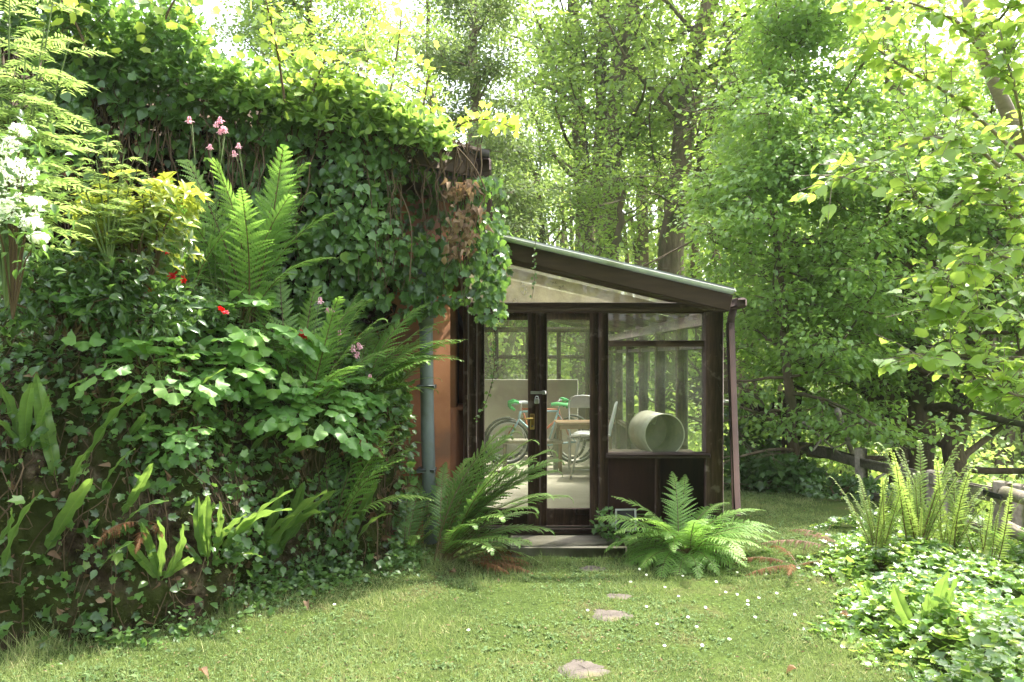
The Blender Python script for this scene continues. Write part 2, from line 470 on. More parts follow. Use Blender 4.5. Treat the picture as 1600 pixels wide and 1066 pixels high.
def ground():
    n = 260
    t = np.linspace(-1, 1, n)
    cx = 14 * t + 420 * t ** 7 + 1.0
    cy = 6 + 16 * t + 420 * t ** 7
    X, Y = np.meshgrid(cx, cy)
    Z = gz(X, Y)
    V = np.stack([X, Y, Z], -1).reshape(-1, 3)
    i, j = np.meshgrid(np.arange(n - 1), np.arange(n - 1), indexing='ij')
    a = (i * n + j).ravel()
    g = Geo(); g.add(V, np.stack([a, a + 1, a + n + 1, a + n], 1))
    m, nt, N, L = nodes_of('turf_soil')
    out = N.new('ShaderNodeOutputMaterial'); p = N.new('ShaderNodeBsdfPrincipled'); p.inputs['Roughness'].default_value = .95; p.inputs['Specular IOR Level'].default_value = .1
    tc = N.new('ShaderNodeTexCoord')
    n1 = N.new('ShaderNodeTexNoise'); n1.inputs['Scale'].default_value = 2.2; n1.inputs['Detail'].default_value = 8
    n2 = N.new('ShaderNodeTexNoise'); n2.inputs['Scale'].default_value = 40; n2.inputs['Detail'].default_value = 6
    L.new(tc.outputs['Object'], n1.inputs[0]); L.new(tc.outputs['Object'], n2.inputs[0])
    r1 = ramp(N, [(.35, (.055, .085, .02)), (.55, (.075, .11, .025)), (.72, (.11, .10, .045))])
    r2 = ramp(N, [(.3, (.5, .5, .5)), (.7, (1.15, 1.15, 1.1))])
    L.new(n1.outputs[0], r1.inputs[0]); L.new(n2.outputs[0], r2.inputs[0])
    mx = N.new('ShaderNodeMix'); mx.data_type = 'RGBA'; mx.blend_type = 'MULTIPLY'; mx.inputs[0].default_value = 1
    L.new(r1.outputs[0], mx.inputs[6]); L.new(r2.outputs[0], mx.inputs[7]); L.new(mx.outputs[2], p.inputs['Base Color'])
    b = N.new('ShaderNodeBump'); b.inputs['Strength'].default_value = .8; b.inputs['Distance'].default_value = .02
    L.new(n2.outputs[0], b.inputs['Height']); L.new(b.outputs[0], p.inputs['Normal']); L.new(p.outputs[0], out.inputs[0])
    o = g.obj('ground', m, smooth=True)
    tag(o, kind='structure')
    return o


ground()

# ================================================================== garden room (brown timber conservatory)
Y0 = 7.0
S0 = FPX / Y0
fx = lambda px: (px - 800) / S0
fz = lambda py: CAMZ - (py - 560) / S0
YB = 14.2                                   # far end
XR = 1.95                                   # right wall
gr = thing('garden_room', 'brown timber lean-to garden room with glass doors and sloping roof', 'garden room', (0.75, Y0, 0))
OFF = Vector((-.75, -Y0, 0))


def gobj(name, g, mat, parent=None, smooth=False):
    o = g.obj(name, mat, gr if parent is None else parent, smooth)
    if parent is None: o.location = OFF
    return o


def roofz(x):                               # underside line of the rake at the front
    return 2.615 - .2357 * (x + .147)


g = Geo(); box(g, -1.0, XR + .03, Y0 + .062, YB + .1, -.9, 0, .004); gobj('floor', g, M_FLOOR)
for (a, b) in ((733, 745), (936, 950.5)):
    g = Geo(); box(g, fx(a), fx(b), Y0 - .02, Y0 + .10, -.02, fz(487) - .002, .006); gobj('post', g, M_WOOD)
g = Geo(); box(g, fx(1101), fx(1129), Y0 - .035, Y0 + .12, -.1, fz(487) - .002, .006); gobj('corner_post', g, M_WOOD)
g = Geo(); box(g, fx(733), fx(1131), Y0 - .03, Y0 + .11, fz(487), fz(473), .006); gobj('beam', g, M_WOOD_H)
g = Geo(); box(g, fx(745), fx(950), Y0 - .06, Y0 + .12, -.06, -.003, .008); gobj('threshold', g, M_WOOD_H)


def door(x0, x1, gx0, gx1, glass_top=500, glass_bot=795, handle=None):
    g = Geo(); zt, zb = fz(488.5), .005; ya, yb = Y0 + .005, Y0 + .05
    box(g, x0, gx0, ya, yb, zb, zt, .005); box(g, gx1, x1, ya, yb, zb, zt, .005)
    box(g, gx0 - .001, gx1 + .001, ya + .003, yb - .003, fz(glass_top), zt - .001, .005)
    box(g, gx0 - .001, gx1 + .001, ya + .003, yb - .003, zb + .001, fz(glass_bot), .005)
    d = gobj('door', g, M_WOOD)
    g = Geo(); box(g, gx0, gx1, ya + .018, ya + .018 + .0, fz(glass_bot), fz(glass_top))
    g = Geo(); yy = ya + .022
    g.add([[gx0, yy, fz(glass_bot)], [gx1, yy, fz(glass_bot)], [gx1, yy, fz(glass_top)], [gx0, yy, fz(glass_top)]], [[0, 1, 2, 3]])
    gobj('glass_pane', g, M_GLASS, d)
    return d


d1 = door(fx(745.5), fx(840), fx(757), fx(825))
d2 = door(fx(840.8), fx(935.5), fx(855), fx(922))
# meeting strip, brass lock plate with lever, steel hasp
g = Geo(); box(g, fx(837), fx(844), Y0 - .01, Y0 + .003, .01, fz(489), .003); gobj('meeting_strip', g, M_WOOD, d1)
zc = fz(659); xc = fx(831.5)
g = Geo(); box(g, xc - .022, xc + .022, Y0 - .008, Y0 + .004, zc - .075, zc + .075, .004); gobj('lock_plate', g, M_BRASS, d1)
g = Geo(); tube(g, [(xc, Y0 - .005, zc + .035), (xc, Y0 - .045, zc + .035)], .009, 8); tube(g, [(xc + .008, Y0 - .045, zc + .035), (xc - .04, Y0 - .05, zc + .034), (xc - .10, Y0 - .045, zc + .03)], [.009, .008, .006], 8)
gobj('handle', g, M_BRASS, d1, True)
g = Geo(); tube(g, [(xc, Y0 - .011, zc - .042), (xc, Y0 - .0085, zc - .042)], .009, 10); gobj('keyhole', g, M_BLACK, d1)
zh = fz(613.5)
g = Geo(); box(g, fx(829), fx(851), Y0 - .012, Y0 + .003, zh - .014, zh + .014, .003); box(g, fx(847), fx(853), Y0 - .02, Y0 + .004, zh - .019, zh + .019, .004)
gobj('hasp', g, M_METAL, d1)

pl = thing('padlock', 'small steel padlock hanging from hasp on glass doors', 'padlock', (fx(838.5), Y0 - .03, fz(626)))
g = Geo(); box(g, -.024, .024, -.012, .012, -.028, .022, .006); g.obj('lock_body', M_METAL, pl)
g = Geo(); ring(g, (0, 0, .028), .015, .0042, (0, 1, 0), 14, 6, arc=(0, 2 * PI)); g.obj('shackle', M_METAL, pl, True)

# right hand window with transom, sill and lower panels
g = Geo()
wx0, wx1 = fx(950.8), fx(1100.8)
box(g, wx0, wx1, Y0 - .015, Y0 + .085, fz(541.5), fz(532), .005)
box(g, wx0, wx1, Y0 + .0, Y0 + .08, fz(489.5), fz(487.3), .002)
wnd = gobj('window', g, M_WOOD_H)
g = Geo(); box(g, wx0 - .03, wx1 + .04, Y0 - .075, Y0 + .09, fz(714.5), fz(707.5), .008); gobj('window_sill', g, M_PIPE, wnd)
for a, b in ((532, 489.5), (707.5, 541.5)):
    g = Geo(); yy = Y0 + .03
    g.add([[wx0, yy, fz(a)], [wx1, yy, fz(a)], [wx1, yy, fz(b)], [wx0, yy, fz(b)]], [[0, 1, 2, 3]]); gobj('glass_pane', g, M_GLASSD, wnd)
g = Geo(); box(g, wx0, wx1, Y0 + .02, Y0 + .06, -.35, fz(714.8), .002)
lp = gobj('lower_panel', g, M_PANEL)
g = Geo(); xm = fx(1027.5); box(g, xm - .024, xm + .024, Y0 - .012, Y0 + .019, -.1, fz(715), .004); box(g, wx0, xm - .0245, Y0 - .008, Y0 + .018, -.1, .06, .004); box(g, xm + .0245, wx1, Y0 - .008, Y0 + .018, -.1, .06, .004)
gobj('batten', g, M_WOOD, lp)

# gable glass, rake, capping
g = Geo(); yy = Y0 + .03; xa, xb = fx(733), fx(1100)
g.add([[xa, yy, fz(473)], [xb, yy, fz(473)], [xb, yy, fz(473) + .002], [xa, yy, roofz(xa) - .06]], [[0, 1, 2, 3]]); gobj('gable_pane', g, M_GLASSG)
rk0, rk1 = Vector((-.50, Y0 - .235, roofz(-.50) + .0)), Vector((2.01, Y0 - .235, roofz(2.01)))
g = Geo(); beam(g, rk0, rk1, .05, .15, (0, 0, 1), .006); beam(g, rk0 + Vector((0, .18, -.02)), rk1 + Vector((-.1, .18, -.02)), .06, .09, (0, 0, 1), .006); gobj('rake_beam', g, M_RAKE)
g = Geo(); beam(g, rk0 + Vector((0, .0, .106)), rk1 + Vector((.04, .0, .106)), .12, .056, (0, 0, 1), .024); gobj('roof_capping', g, M_CAP)
# roof sheets on rafters
sl = (roofz(2.02) - roofz(-.5)) / 2.52
g = Geo()
ys = [Y0 + .0 + 1.2 * k for k in range(7)]
for y in ys[0:]:
    beam(g, (-.5, y + .05, roofz(-.5) - .03), (XR + .03, y + .05, roofz(XR + .03) - .03), .05, .11, (0, 0, 1), .004)
gobj('rafter', g, M_WOOD_H)
g = Geo()
for k in range(6):
    a, b = ys[k] - .14 if k == 0 else ys[k] + .052, ys[k + 1] + .048
    z0, z1 = roofz(-.52) + .045, roofz(2.08) + .045
    V = [[-.52, a, z0], [2.08, a, z1], [2.08, b, z1], [-.52, b, z0]]
    g.add(V, [[0, 1, 2, 3]])
gobj('roof_sheet', g, M_GLASSR)
# right side wall: studs, plates, panes, dwarf boarding
g = Geo(); beam(g, (XR - .05, Y0 + .13, roofz(XR) - .14), (XR - .05, YB, roofz(XR) - .14), .10, .12, bev=.004); gobj('wall_plate', g, M_WOOD)
for k in range(1, 6):
    y = Y0 + 1.2 * k
    g = Geo(); box(g, XR - .12, XR, y - .045, y + .045, .0, roofz(XR) - .2, .004); gobj('stud', g, M_WOOD)
g = Geo()
for k in range(6):
    a, b = Y0 + 1.2 * k + (.125 if k == 0 else .046), Y0 + 1.2 * (k + 1) - .046
    box(g, XR - .10, XR - .02, a, b, 1.69, 1.745, .004); box(g, XR - .10, XR - .02, a, b, .46, .52, .004)
gobj('side_rail', g, M_WOOD)
g = Geo()
for k in range(6):
    a, b = Y0 + 1.2 * k + (.125 if k == 0 else .046), Y0 + 1.2 * (k + 1) - .046
    box(g, XR - .05, XR - .03, a, b, -.1, .459, .002)
gobj('side_boarding', g, M_PANEL)
for k in range(6):
    a, b = Y0 + 1.2 * k + (.125 if k == 0 else .046), Y0 + 1.2 * (k + 1) - .046
    g = Geo(); x = XR - .035
    for z0, z1 in ((.52, 1.69), (1.745, roofz(XR) - .2)):
        g.add([[x, a, z0], [x, b, z0], [x, b, z1], [x, a, z1]], [[0, 1, 2, 3]])
    gobj('side_pane', g, M_GLASSD)
# far end wall
g = Geo()
for x in (-.9, -.3, .3, .9, 1.45, XR - .05): box(g, x - .04, x + .04, YB - .06, YB, 0, 2.1, .004)
box(g, -.95, XR, YB - .05, YB - .01, .80, .88); box(g, -.95, XR, YB - .05, YB - .01, 1.59, 1.66); box(g, -.95, XR, YB - .065, YB + .005, 2.1, 2.2)
gobj('end_wall_frame', g, M_WOOD)
g = Geo(); box(g, -.95, XR, YB - .035, YB - .02, 0, .80); gobj('end_wall_panel', g, M_PANEL)
g = Geo(); g.add([[-.95, YB - .03, .88], [XR, YB - .03, .88], [XR, YB - .03, 2.1], [-.95, YB - .03, 2.1]], [[0, 1, 2, 3]]); gobj('end_pane', g, M_GLASS)
# left return panel beside the house
g = Geo(); box(g, -.470, -.425, Y0 + .06, 8.2, -.1, 2.62, .004); box(g, -.95, -.471, 8.15, 8.2, -.1, 2.66); box(g, -.97, -.951, 8.15, YB, -.1, 2.72); gobj('side_panel', g, M_WOOD)
# gutter along the right eave and brown downpipe
g = Geo(); box(g, 2.035, 2.145, Y0 - .30, YB, 2.06, 2.155, .02); gobj('gutter', g, M_PIPE)
g = Geo(); tube(g, [(2.09, Y0 - .06, 2.065), (2.06, Y0 - .08, 1.98), (2.055, Y0 - .08, 1.90)], .034, 10); beam(g, (2.052, Y0 - .08, 1.94), (2.113, Y0 - .08, .12), .068, .068, (0, 1, 0), .01)
dp = gobj('downpipe', g, M_PIPE, smooth=False)
g = Geo(); box(g, 2.01, 2.10, Y0 - .05, Y0 + .02, 1.18, 1.205, .004); gobj('pipe_bracket', g, M_METAL, dp)
# shelf inside the right window
g = Geo(); box(g, wx0, wx1 + .05, Y0 + .12, Y0 + .78, .60, .64, .006); gobj('shelf', g, M_OLDDARK)
g = Geo(); box(g, wx0 + .02, wx0 + .06, Y0 + .72, Y0 + .76, 0, .598); box(g, wx1 - .06, wx1 - .02, Y0 + .72, Y0 + .76, 0, .598); gobj('shelf_leg', g, M_OLDDARK)

g = Geo(); box(g, -.02, 1.02, 6.52, 6.935, -.30, -.066, .015)
st = g.obj('doorstep', M_CONC); tag(st, 'pale concrete slab forming the step below the glass doors', 'step')

# ================================================================== things inside the room
pb = thing('partition_board', 'pale low board standing behind the bicycles inside the room', 'board', (.19, 12.0, 0))
g = Geo(); box(g, -.88, .885, -.012, .012, .02, 1.255, .004); g.obj('panel', M_BOARD, pb)
g = Geo()
for x in (-.6, .6): box(g, x - .03, x + .03, .013, .05, 0, 1.2, .003); box(g, x - .03, x + .03, .013, .5, 0, .04, .003)
g.obj('brace', M_OLDDARK, pb)


def wheel(parent, x, z=.335, rad=.335, yaw=0.0):
    g = Geo(); ring(g, (0, 0, 0), rad - .017, .019, (0, 1, 0), 40, 7)
    wv = g.obj('wheel', M_BLACK, parent, True); wv.location = (x, 0, z); wv.rotation_euler = (0, 0, yaw)
    g = Geo(); ring(g, (0, 0, 0), rad - .045, .010, (0, 1, 0), 40, 5); g.obj('rim', M_METAL, wv, True)
    g = Geo(); tube(g, [(0, -.05, 0), (0, .05, 0)], .022, 8)
    for k in range(28):
        a = k * 2 * PI / 28; y = .03 if k % 2 else -.03
        tube(g, [(.02 * math.cos(a), y, .02 * math.sin(a)), ((rad - .05) * math.cos(a + .25 * (1 if k % 4 < 2 else -1)), 0, (rad - .05) * math.sin(a + .25 * (1 if k % 4 < 2 else -1)))], .0016, 3, caps=False)
    g.obj('spoke', M_METAL, wv)
    return wv


def bicycle(label, loc, rz, frame_m, bar_m, saddle_m, steer):
    b = thing('bicycle', label, 'bicycle', loc, rz, 'bicycles inside the garden room')
    fxw, rxw = -.52, .50
    bb, st_, sd_, hd, hb = (.08, 0, .28), (.24, 0, .80), (.27, 0, .90), (-.33, 0, .80), (-.36, 0, .68)
    g = Geo()
    tube(g, [st_, (-.33, 0, .79)], .015, 8); tube(g, [bb, hb], .017, 8); tube(g, [bb, st_], .015, 8); tube(g, [hd, hb], .019, 8)
    for s in (-.05, .05):
        tube(g, [(.08, s * .5, .28), (rxw, s, .335)], .009, 6); tube(g, [(.235, s * .4, .77), (rxw, s, .335)], .008, 6)
    tube(g, [st_, sd_], .013, 8)
    g.obj('frame', frame_m, b, True)
    g = Geo()
    for s in (-.055, .055): tube(g, [hb, (-.39, s, .62), (-.45, s, .5), (fxw, s, .335)], [.014, .012, .011, .008], 7)
    fk = g.obj('fork', frame_m, b, True)
    wheel(b, fxw, yaw=steer); wheel(b, rxw)
    g = Geo(); tube(g, [hd, (-.32, 0, .91), (-.37, 0, .94)], .013, 8); tube(g, [(-.37, -.21, .94), (-.37, 0, .945), (-.37, .21, .94)], .012, 8)
    hbar = g.obj('handlebar', M_METAL, b, True)
    for s in (-1, 1):
        g = Geo(); tube(g, [(-.37, s * .20, .94), (-.43, s * .215, .955), (-.50, s * .21, .93), (-.50, s * .205, .87), (-.43, s * .20, .83)], .021, 8); g.obj('grip', bar_m, hbar, True)
    g = Geo(); V = []
    prof = [(-.14, .012, .0), (-.06, .025, .012), (.04, .045, .005), (.10, .078, .0), (.145, .06, .002)]
    for x, hw, z in prof:
        for y, dz in ((-1, -.025), (-.7, .0), (0, .008), (.7, .0), (1, -.025)): V.append([.27 + x, y * hw, .915 + z + dz])
    F = [[5 * i + j, 5 * i + j + 1, 5 * i + j + 6, 5 * i + j + 5] for i in range(4) for j in range(4)]
    g.add(V, F); V2 = [[v[0], v[1], min(v[2] - .018, .90)] for v in V]; g.add(V2, [f[::-1] for f in F])
    for x in (0, 20):
        g.add([V[x], V[x + 4], V2[x + 4], V2[x]], [[0, 1, 2, 3]])
    g.add(V[0::5] + V2[0::5], [[i, i + 1, 6 + i, 5 + i] for i in range(4)]); g.add(V[4::5] + V2[4::5], [[i, i + 1, 6 + i, 5 + i] for i in range(4)])
    g.obj('saddle', saddle_m, b, True)
    g = Geo(); ring(g, (.08, -.045, .28), .085, .006, (0, 1, 0), 24, 4); tube(g, [(.08, -.06, .28), (.14, -.065, .13)], .008, 6); tube(g, [(.08, .06, .28), (.02, .065, .43)], .008, 6); box(g, .10, .18, -.12, -.07, .115, .135, .004); box(g, -.02, .06, .07, .12, .42, .44, .004)
    g.obj('crank', M_BLACK, b)
    g = Geo(); ring(g, (rxw, 0, .335), .365, .022, (0, 1, 0), 16, 5, arc=(R(200), R(340))); g2 = Geo(); ring(g2, (fxw, 0, .335), .365, .02, (0, 1, 0), 18, 5, arc=(R(160), R(320)))
    g2.obj('mudguard', M_BLACK, b, True)
    return b


bicycle('pale blue bicycle with green curled handlebar grips, facing left', (.46, 11.15, 0.0), 0.06, M_BLUEPAINT, M_GREEN, M_GREEN, .1)
bicycle('orange red bicycle with grey saddle leaning behind the blue one', (.40, 11.62, 0.0), PI + .05, M_REDPAINT, M_GREEN, M_SADDLE, -.9)

ch = thing('plastic_chair', 'white plastic shell chair on thin metal legs inside the room', 'chair', (1.06, 9.9, 0), R(-8))
g = Geo(); nx, ny = 9, 8; V = []
for i in range(nx):
    for j in range(ny):
        u, v = i / (nx - 1), j / (ny - 1) * 2 - 1
        x = -.24 + .50 * u; z = .58 + .02 * math.cos(u * 4) + .03 * v * v - .05 * (1 - u) ** 4
        V.append([x, v * (.20 + .03 * math.sin(u * 3)), z])
for i in range(8):
    for j in range(ny):
        u, v = (i + 1) / 8, j / (ny - 1) * 2 - 1
        V.append([.26 + .05 * math.sin(u * 1.2) + .04 * u - .05 * v * v * (1 - .3 * u), v * (.225 - .05 * u ** 3), .60 + .42 * u - .05 * (v ** 4) * u])
F = [[i * ny + j, (i + 1) * ny + j, (i + 1) * ny + j + 1, i * ny + j + 1] for i in range(nx + 7) for j in range(ny - 1)]
g.add(V, F); so_ = g.obj('seat_shell', M_WHITE, ch, True)
md = so_.modifiers.new('thickness', 'SOLIDIFY'); md.thickness = .012
for sx, sy in ((-1, -1), (-1, 1), (1, -1), (1, 1)):
    g = Geo(); tube(g, [(sx * .13, sy * .12, .575), (sx * .17, sy * .17, .45), (sx * .26, sy * .22, .0)], .011, 8); g.obj('leg', M_METAL, ch, True)
g = Geo(); tube(g, [(-.235, -.21, .13), (-.235, .21, .13)], .007, 6); tube(g, [(.235, -.21, .13), (.235, .21, .13)], .007, 6); tube(g, [(-.235, -.21, .13), (.235, -.21, .13)], .007, 6); g.obj('stretcher', M_METAL, ch, True)

fc = thing('folding_chair', 'folding chair with rounded grey back and steel frame behind table', 'chair', (1.07, 11.0, 0), R(-6))
g = Geo(); pts = []
for i in range(9):
    a = PI * i / 8
    pts.append((-.21 * math.copysign(abs(math.cos(a)) ** .6, math.cos(a)), 0, .86 + .17 * math.sin(a) ** .6))
V = [[x, y, z] for y in (-.014, .014) for x, _, z in pts]
F = [[i, i + 1, 10 + i, 9 + i] for i in range(8)] + [[8, 0, 9, 17]]
g.add(V, F); g.add(V, [list(range(9)), list(range(17, 8, -1))]); g.obj('backrest', M_GREYFAB, fc)
g = Geo(); tube(g, pts and [(p[0] * 1.07, 0, p[2] + .012) for p in pts], .012, 8); g.obj('back_frame', M_METAL, fc, True)
g = Geo(); box(g, -.19, .19, -.36, .02, .44, .465, .01); g.obj('seat', M_GREYFAB, fc)
for s in (-1, 1):
    g = Geo(); tube(g, [(s * .215, 0, .88), (s * .21, -.08, .46), (s * .21, -.40, 0)], .012, 8); g.obj('leg', M_METAL, fc, True)
    g = Geo(); tube(g, [(s * .195, -.30, .45), (s * .195, .14, 0)], .011, 8); g.obj('leg', M_METAL, fc, True)

tb = thing('table', 'small table with plain brown wooden top among the chairs', 'table', (1.02, 10.55, 0), R(3))
g = Geo(); box(g, -.40, .42, -.22, .22, .675, .70, .006); g.obj('tabletop', M_TABLE, tb)
g = Geo(); box(g, -.36, .38, -.18, .18, .60, .674, .004); g.obj('apron', M_TABLE, tb)
for sx in (-.345, .365):
    for sy in (-.165, .165):
        g = Geo(); box(g, sx - .02, sx + .02, sy - .02, sy + .02, 0, .599, .004); g.obj('leg', M_TABLE, tb)

bn = thing('low_bench', 'low grey plank bench in front of the bicycle wheels', 'bench', (.26, 10.45, 0))
g = Geo(); box(g, -.46, .46, -.13, .13, .40, .445, .006); g.obj('seat', M_OLDWOOD, bn)
for s in (-.36, .36):
    g = Geo(); box(g, s - .03, s + .03, -.11, .11, 0, .399, .004); g.obj('leg', M_OLDWOOD, bn)

# rolled metal drum lying on the shelf
dr = thing('metal_drum', 'open rolled sheet metal drum lying on the window shelf', 'drum', (1.45, Y0 + .42, .64 + .21), R(11))
g = Geo(); n = 40; V = []; rr = .205
for y in (-.225, .225):
    for r_ in (rr, rr - .006):
        for k in range(n): V.append([r_ * math.cos(k * 2 * PI / n), y, r_ * math.sin(k * 2 * PI / n)])
k = np.arange(n); kn = (k + 1) % n
F = np.concatenate([np.stack([k, kn, 2 * n + kn, 2 * n + k], 1), np.stack([n + kn, n + k, 3 * n + k, 3 * n + kn], 1), np.stack([kn, k, n + k, n + kn], 1), np.stack([2 * n + k, 2 * n + kn, 3 * n + kn, 3 * n + k], 1)])
g.add(V, F); g.M[-1][n:2 * n] = 1; g.obj('drum_shell', [M_DRUM, M_DRUMIN], dr, True)  # inner faces take the painted-shade colour
g = Geo(); ring(g, (0, -.225, 0), .205, .006, (0, 1, 0), 40, 6); ring(g, (0, .225, 0), .205, .006, (0, 1, 0), 40, 6); g.obj('rim', M_DRUM, dr, True)
g = Geo(); g.add([[.199 * math.cos(a), .2, .199 * math.sin(a)] for a in np.arange(40) * 2 * PI / 40], [list(range(40))]); g.obj('drum_base', M_DRUMIN, dr)  # closed end added to keep the opening dark
g = Geo(); beam(g, (-.10, -.16, .10), (.02, .05, .185), .05, .004); g.obj('inner_flap', M_DRUM, dr)

wf = thing('picture', 'small empty white picture frame leaning low against brown panel', 'picture frame', (1.075, Y0 - .07, -.03))
wf.rotation_euler = (R(-6), 0, R(4))
g = Geo(); box(g, -.10, -.085, -.008, .008, 0, .21, .002); box(g, .085, .10, -.008, .008, 0, .21, .002); box(g, -.085, .085, -.007, .007, .195, .21, .002); box(g, -.085, .085, -.007, .007, 0, .015, .002); g.obj('moulding', M_WHITE, wf)
g = Geo(); box(g, -.085, .085, .008, .012, .0155, .1945); g.obj('backing', M_DARKROOM, wf)

# ================================================================== house with ivy-clad roof
hs = thing('house', 'orange rendered house end with low dark roof buried in ivy', 'house', (-.583, 6.95, 0))
HO = Vector((.583, -6.95, 0))
U = Vector((-.9798, -.2, 0)); B = Vector((-.2, .9798, 0)); E = Vector((.119, .993, 0)); E.normalize()
Q = Vector((-.583, 6.95, 0))


def hobj(name, g, mat, parent=None, smooth=False):
    o = g.obj(name, mat, hs if parent is None else parent, smooth)
    if parent is None: o.location = HO
    return o


def slabwall(g, p, q, th_dir, th, z0, z1a, z1b=None):
    """upright wall from p to q, thickness th towards th_dir, top from z1a to z1b"""
    z1b = z1a if z1b is None else z1b
    t = th_dir * th
    V = [(*p.xy, z0), (*q.xy, z0), (*(q + t).xy, z0), (*(p + t).xy, z0), (*p.xy, z1a), (*q.xy, z1b), (*(q + t).xy, z1b), (*(p + t).xy, z1a)]
    g.add(V, CUBE_F)


RZ = lambda s: 3.40 + .165 * s
g = Geo()
slabwall(g, Q, Q + U * 5.4, B, .22, -.5, 3.22, 3.22 + .165 * 5.4)
side_n = Vector((-E.y, E.x, 0))
for (t0, t1, z0, z1) in ((.225, 1.26, -.5, 1.12), (.225, 1.26, 2.16, 3.25), (.225, .36, 1.121, 2.159), (.93, 1.26, 1.121, 2.159), (1.261, 1.262, -.5, 3.25)):
    slabwall(g, Q + E * t0, Q + E * t1, side_n, .22, z0, z1)
hobj('wall', g, M_RENDER)
g = Geo(); a, b = Q + E * .36 + side_n * .16, Q + E * .93 + side_n * .16
g2 = Geo()
for t0, t1, z0, z1 in ((.361, .40, 1.122, 2.158), (.89, .929, 1.122, 2.158), (.401, .889, 1.122, 1.17), (.401, .889, 2.11, 2.158), (.401, .889, 1.72, 1.76)):
    slabwall(g2, Q + E * t0 + side_n * .10, Q + E * t1 + side_n * .10, side_n, .06, z0, z1)
hw = hobj('window', g2, M_WOOD)
p1, p2 = Q + E * .40 + side_n * .13, Q + E * .89 + side_n * .13
g = Geo(); g.add([(*p1.xy, 1.17), (*p2.xy, 1.17), (*p2.xy, 1.72), (*p1.xy, 1.72)], [[0, 1, 2, 3]]); hobj('glass_pane', g, M_DARKGLASS, hw)
# the top light stands open
p1, p2 = Q + E * .41 + side_n * .09, Q + E * .88 + side_n * .09
o1, o2 = p1 - side_n * .13, p2 - side_n * .13
g = Geo(); V = [(*p1.xy, 2.10), (*p2.xy, 2.10), (*o2.xy, 1.78), (*o1.xy, 1.78)]; V += [(v[0] - side_n.x * -.03, v[1], v[2] + .012) for v in V]; g.add(V, CUBE_F); hobj('open_top_light', g, M_PANEL, hw)
g = Geo(); slabwall(g, Q + E * .34 - side_n * .04, Q + E * .95 - side_n * .04, side_n, .13, 1.085, 1.1195); hobj('window_sill', g, M_RENDER, hw)
g = Geo(); slabwall(g, Q + E * .30 + side_n * .5, Q + E * 1.2 + side_n * .5, side_n, .05, .9, 2.4); hobj('dark_room_sheet', g, M_DARKROOM)  # near-black sheet stands in for the unlit room behind the glass
# roof
V0 = Vector((-.22, 6.55, 0)); ER = Vector((-.022, 1, 0))


def rp3(s, t, dz=0):
    p = V0 + U * s + ER * t
    return (p.x, p.y, RZ(s) + dz)


g = Geo(); V = [rp3(-.02, -.02), rp3(6, -.02), rp3(6, 8), rp3(-.02, 8)]; V = V + [(x, y, z + .05) for x, y, z in V]; g.add(V, CUBE_F); roof = hobj('roof', g, M_ROOF)
g = Geo(); beam(g, rp3(.13, .02, -.105), rp3(6, .02, -.105), .035, .20, bev=.005); hobj('fascia', g, M_FASCIA, None)
g = Geo(); beam(g, rp3(.06, .0, .03), rp3(6, .0, .03 + 0), .09, .035, bev=.008); hobj('roof_edge_trim', g, M_OLDDARK)
for t in (.46,):
    g = Geo(); beam(g, rp3(.06, t, -.32), rp3(5.8, t, -.32), .06, .15, bev=.004); hobj('rafter', g, M_FASCIA)
g = Geo(); beam(g, rp3(.05, .0, -.085), rp3(.05, 7, -.085), .17, .13, bev=.02); hobj('gutter', g, M_PIPE)
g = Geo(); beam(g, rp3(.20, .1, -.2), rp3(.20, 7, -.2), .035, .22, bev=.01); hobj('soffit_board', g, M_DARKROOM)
g = Geo(); d0 = Vector((-.80, 6.80, 0)); tube(g, [(d0.x - .02, d0.y + .12, 2.56), (d0.x - .01, d0.y + .02, 2.48), (d0.x, d0.y, 2.3), (d0.x + .02, d0.y - .01, 1.0), (d0.x + .05, d0.y - .02, -.1)], .062, 12); tube(g, [(d0.x + .004, d0.y, 2.0), (d0.x + .006, d0.y, 1.9)], .07, 12)
for zz in (1.32, .55): box(g, d0.x - .075, d0.x + .095, d0.y - .072, d0.y + .10, zz, zz + .035, .006)
dp2 = hobj('drainpipe', g, M_GREYPIPE, smooth=True)
# ================================================================== leaf materials
L_FERN = leaf_mat('fern_leaf', [(.0, (.045, .10, .014)), (.5, (.085, .175, .022)), (1, (.14, .235, .03))], (.16, .30, .03), 1.0, .5, .3, .5)
L_FERND = leaf_mat('dark_fern_leaf', [(.0, (.04, .088, .014)), (.5, (.075, .15, .022)), (1, (.13, .22, .032))], (.13, .25, .025), .9, .45, .4, .5)
L_FERNU = leaf_mat('young_fern_leaf', [(.0, (.075, .125, .022)), (.5, (.12, .185, .032)), (1, (.17, .23, .045))], (.22, .30, .04), .9, .5, .3, .5)
L_DEAD = leaf_mat('dead_fern_leaf', [(.0, (.05, .022, .012)), (.5, (.10, .045, .02)), (1, (.17, .09, .045))], (.2, .09, .03), .5, .8, .1, .5)
L_DEADP = leaf_mat('withered_fern_leaf', [(.0, (.10, .055, .04)), (.5, (.17, .10, .075)), (1, (.24, .16, .12))], (.2, .11, .07), .4, .8, .1, .5)
L_RACHIS = leaf_mat('fern_stalk', [(.0, (.09, .055, .02)), (1, (.14, .11, .035))], (.05, .04, .01), .2)
L_TONGUE = leaf_mat('strap_leaf', [(.0, (.03, .072, .012)), (.5, (.056, .12, .018)), (1, (.11, .18, .03))], (.19, .29, .03), .9, .33, .5, .45)
L_IVY = leaf_mat('ivy_leaf', [(.0, (.016, .042, .009)), (.45, (.045, .105, .018)), (.8, (.085, .17, .032)), (1, (.15, .23, .035))], (.14, .25, .02), .9, .33, .42)
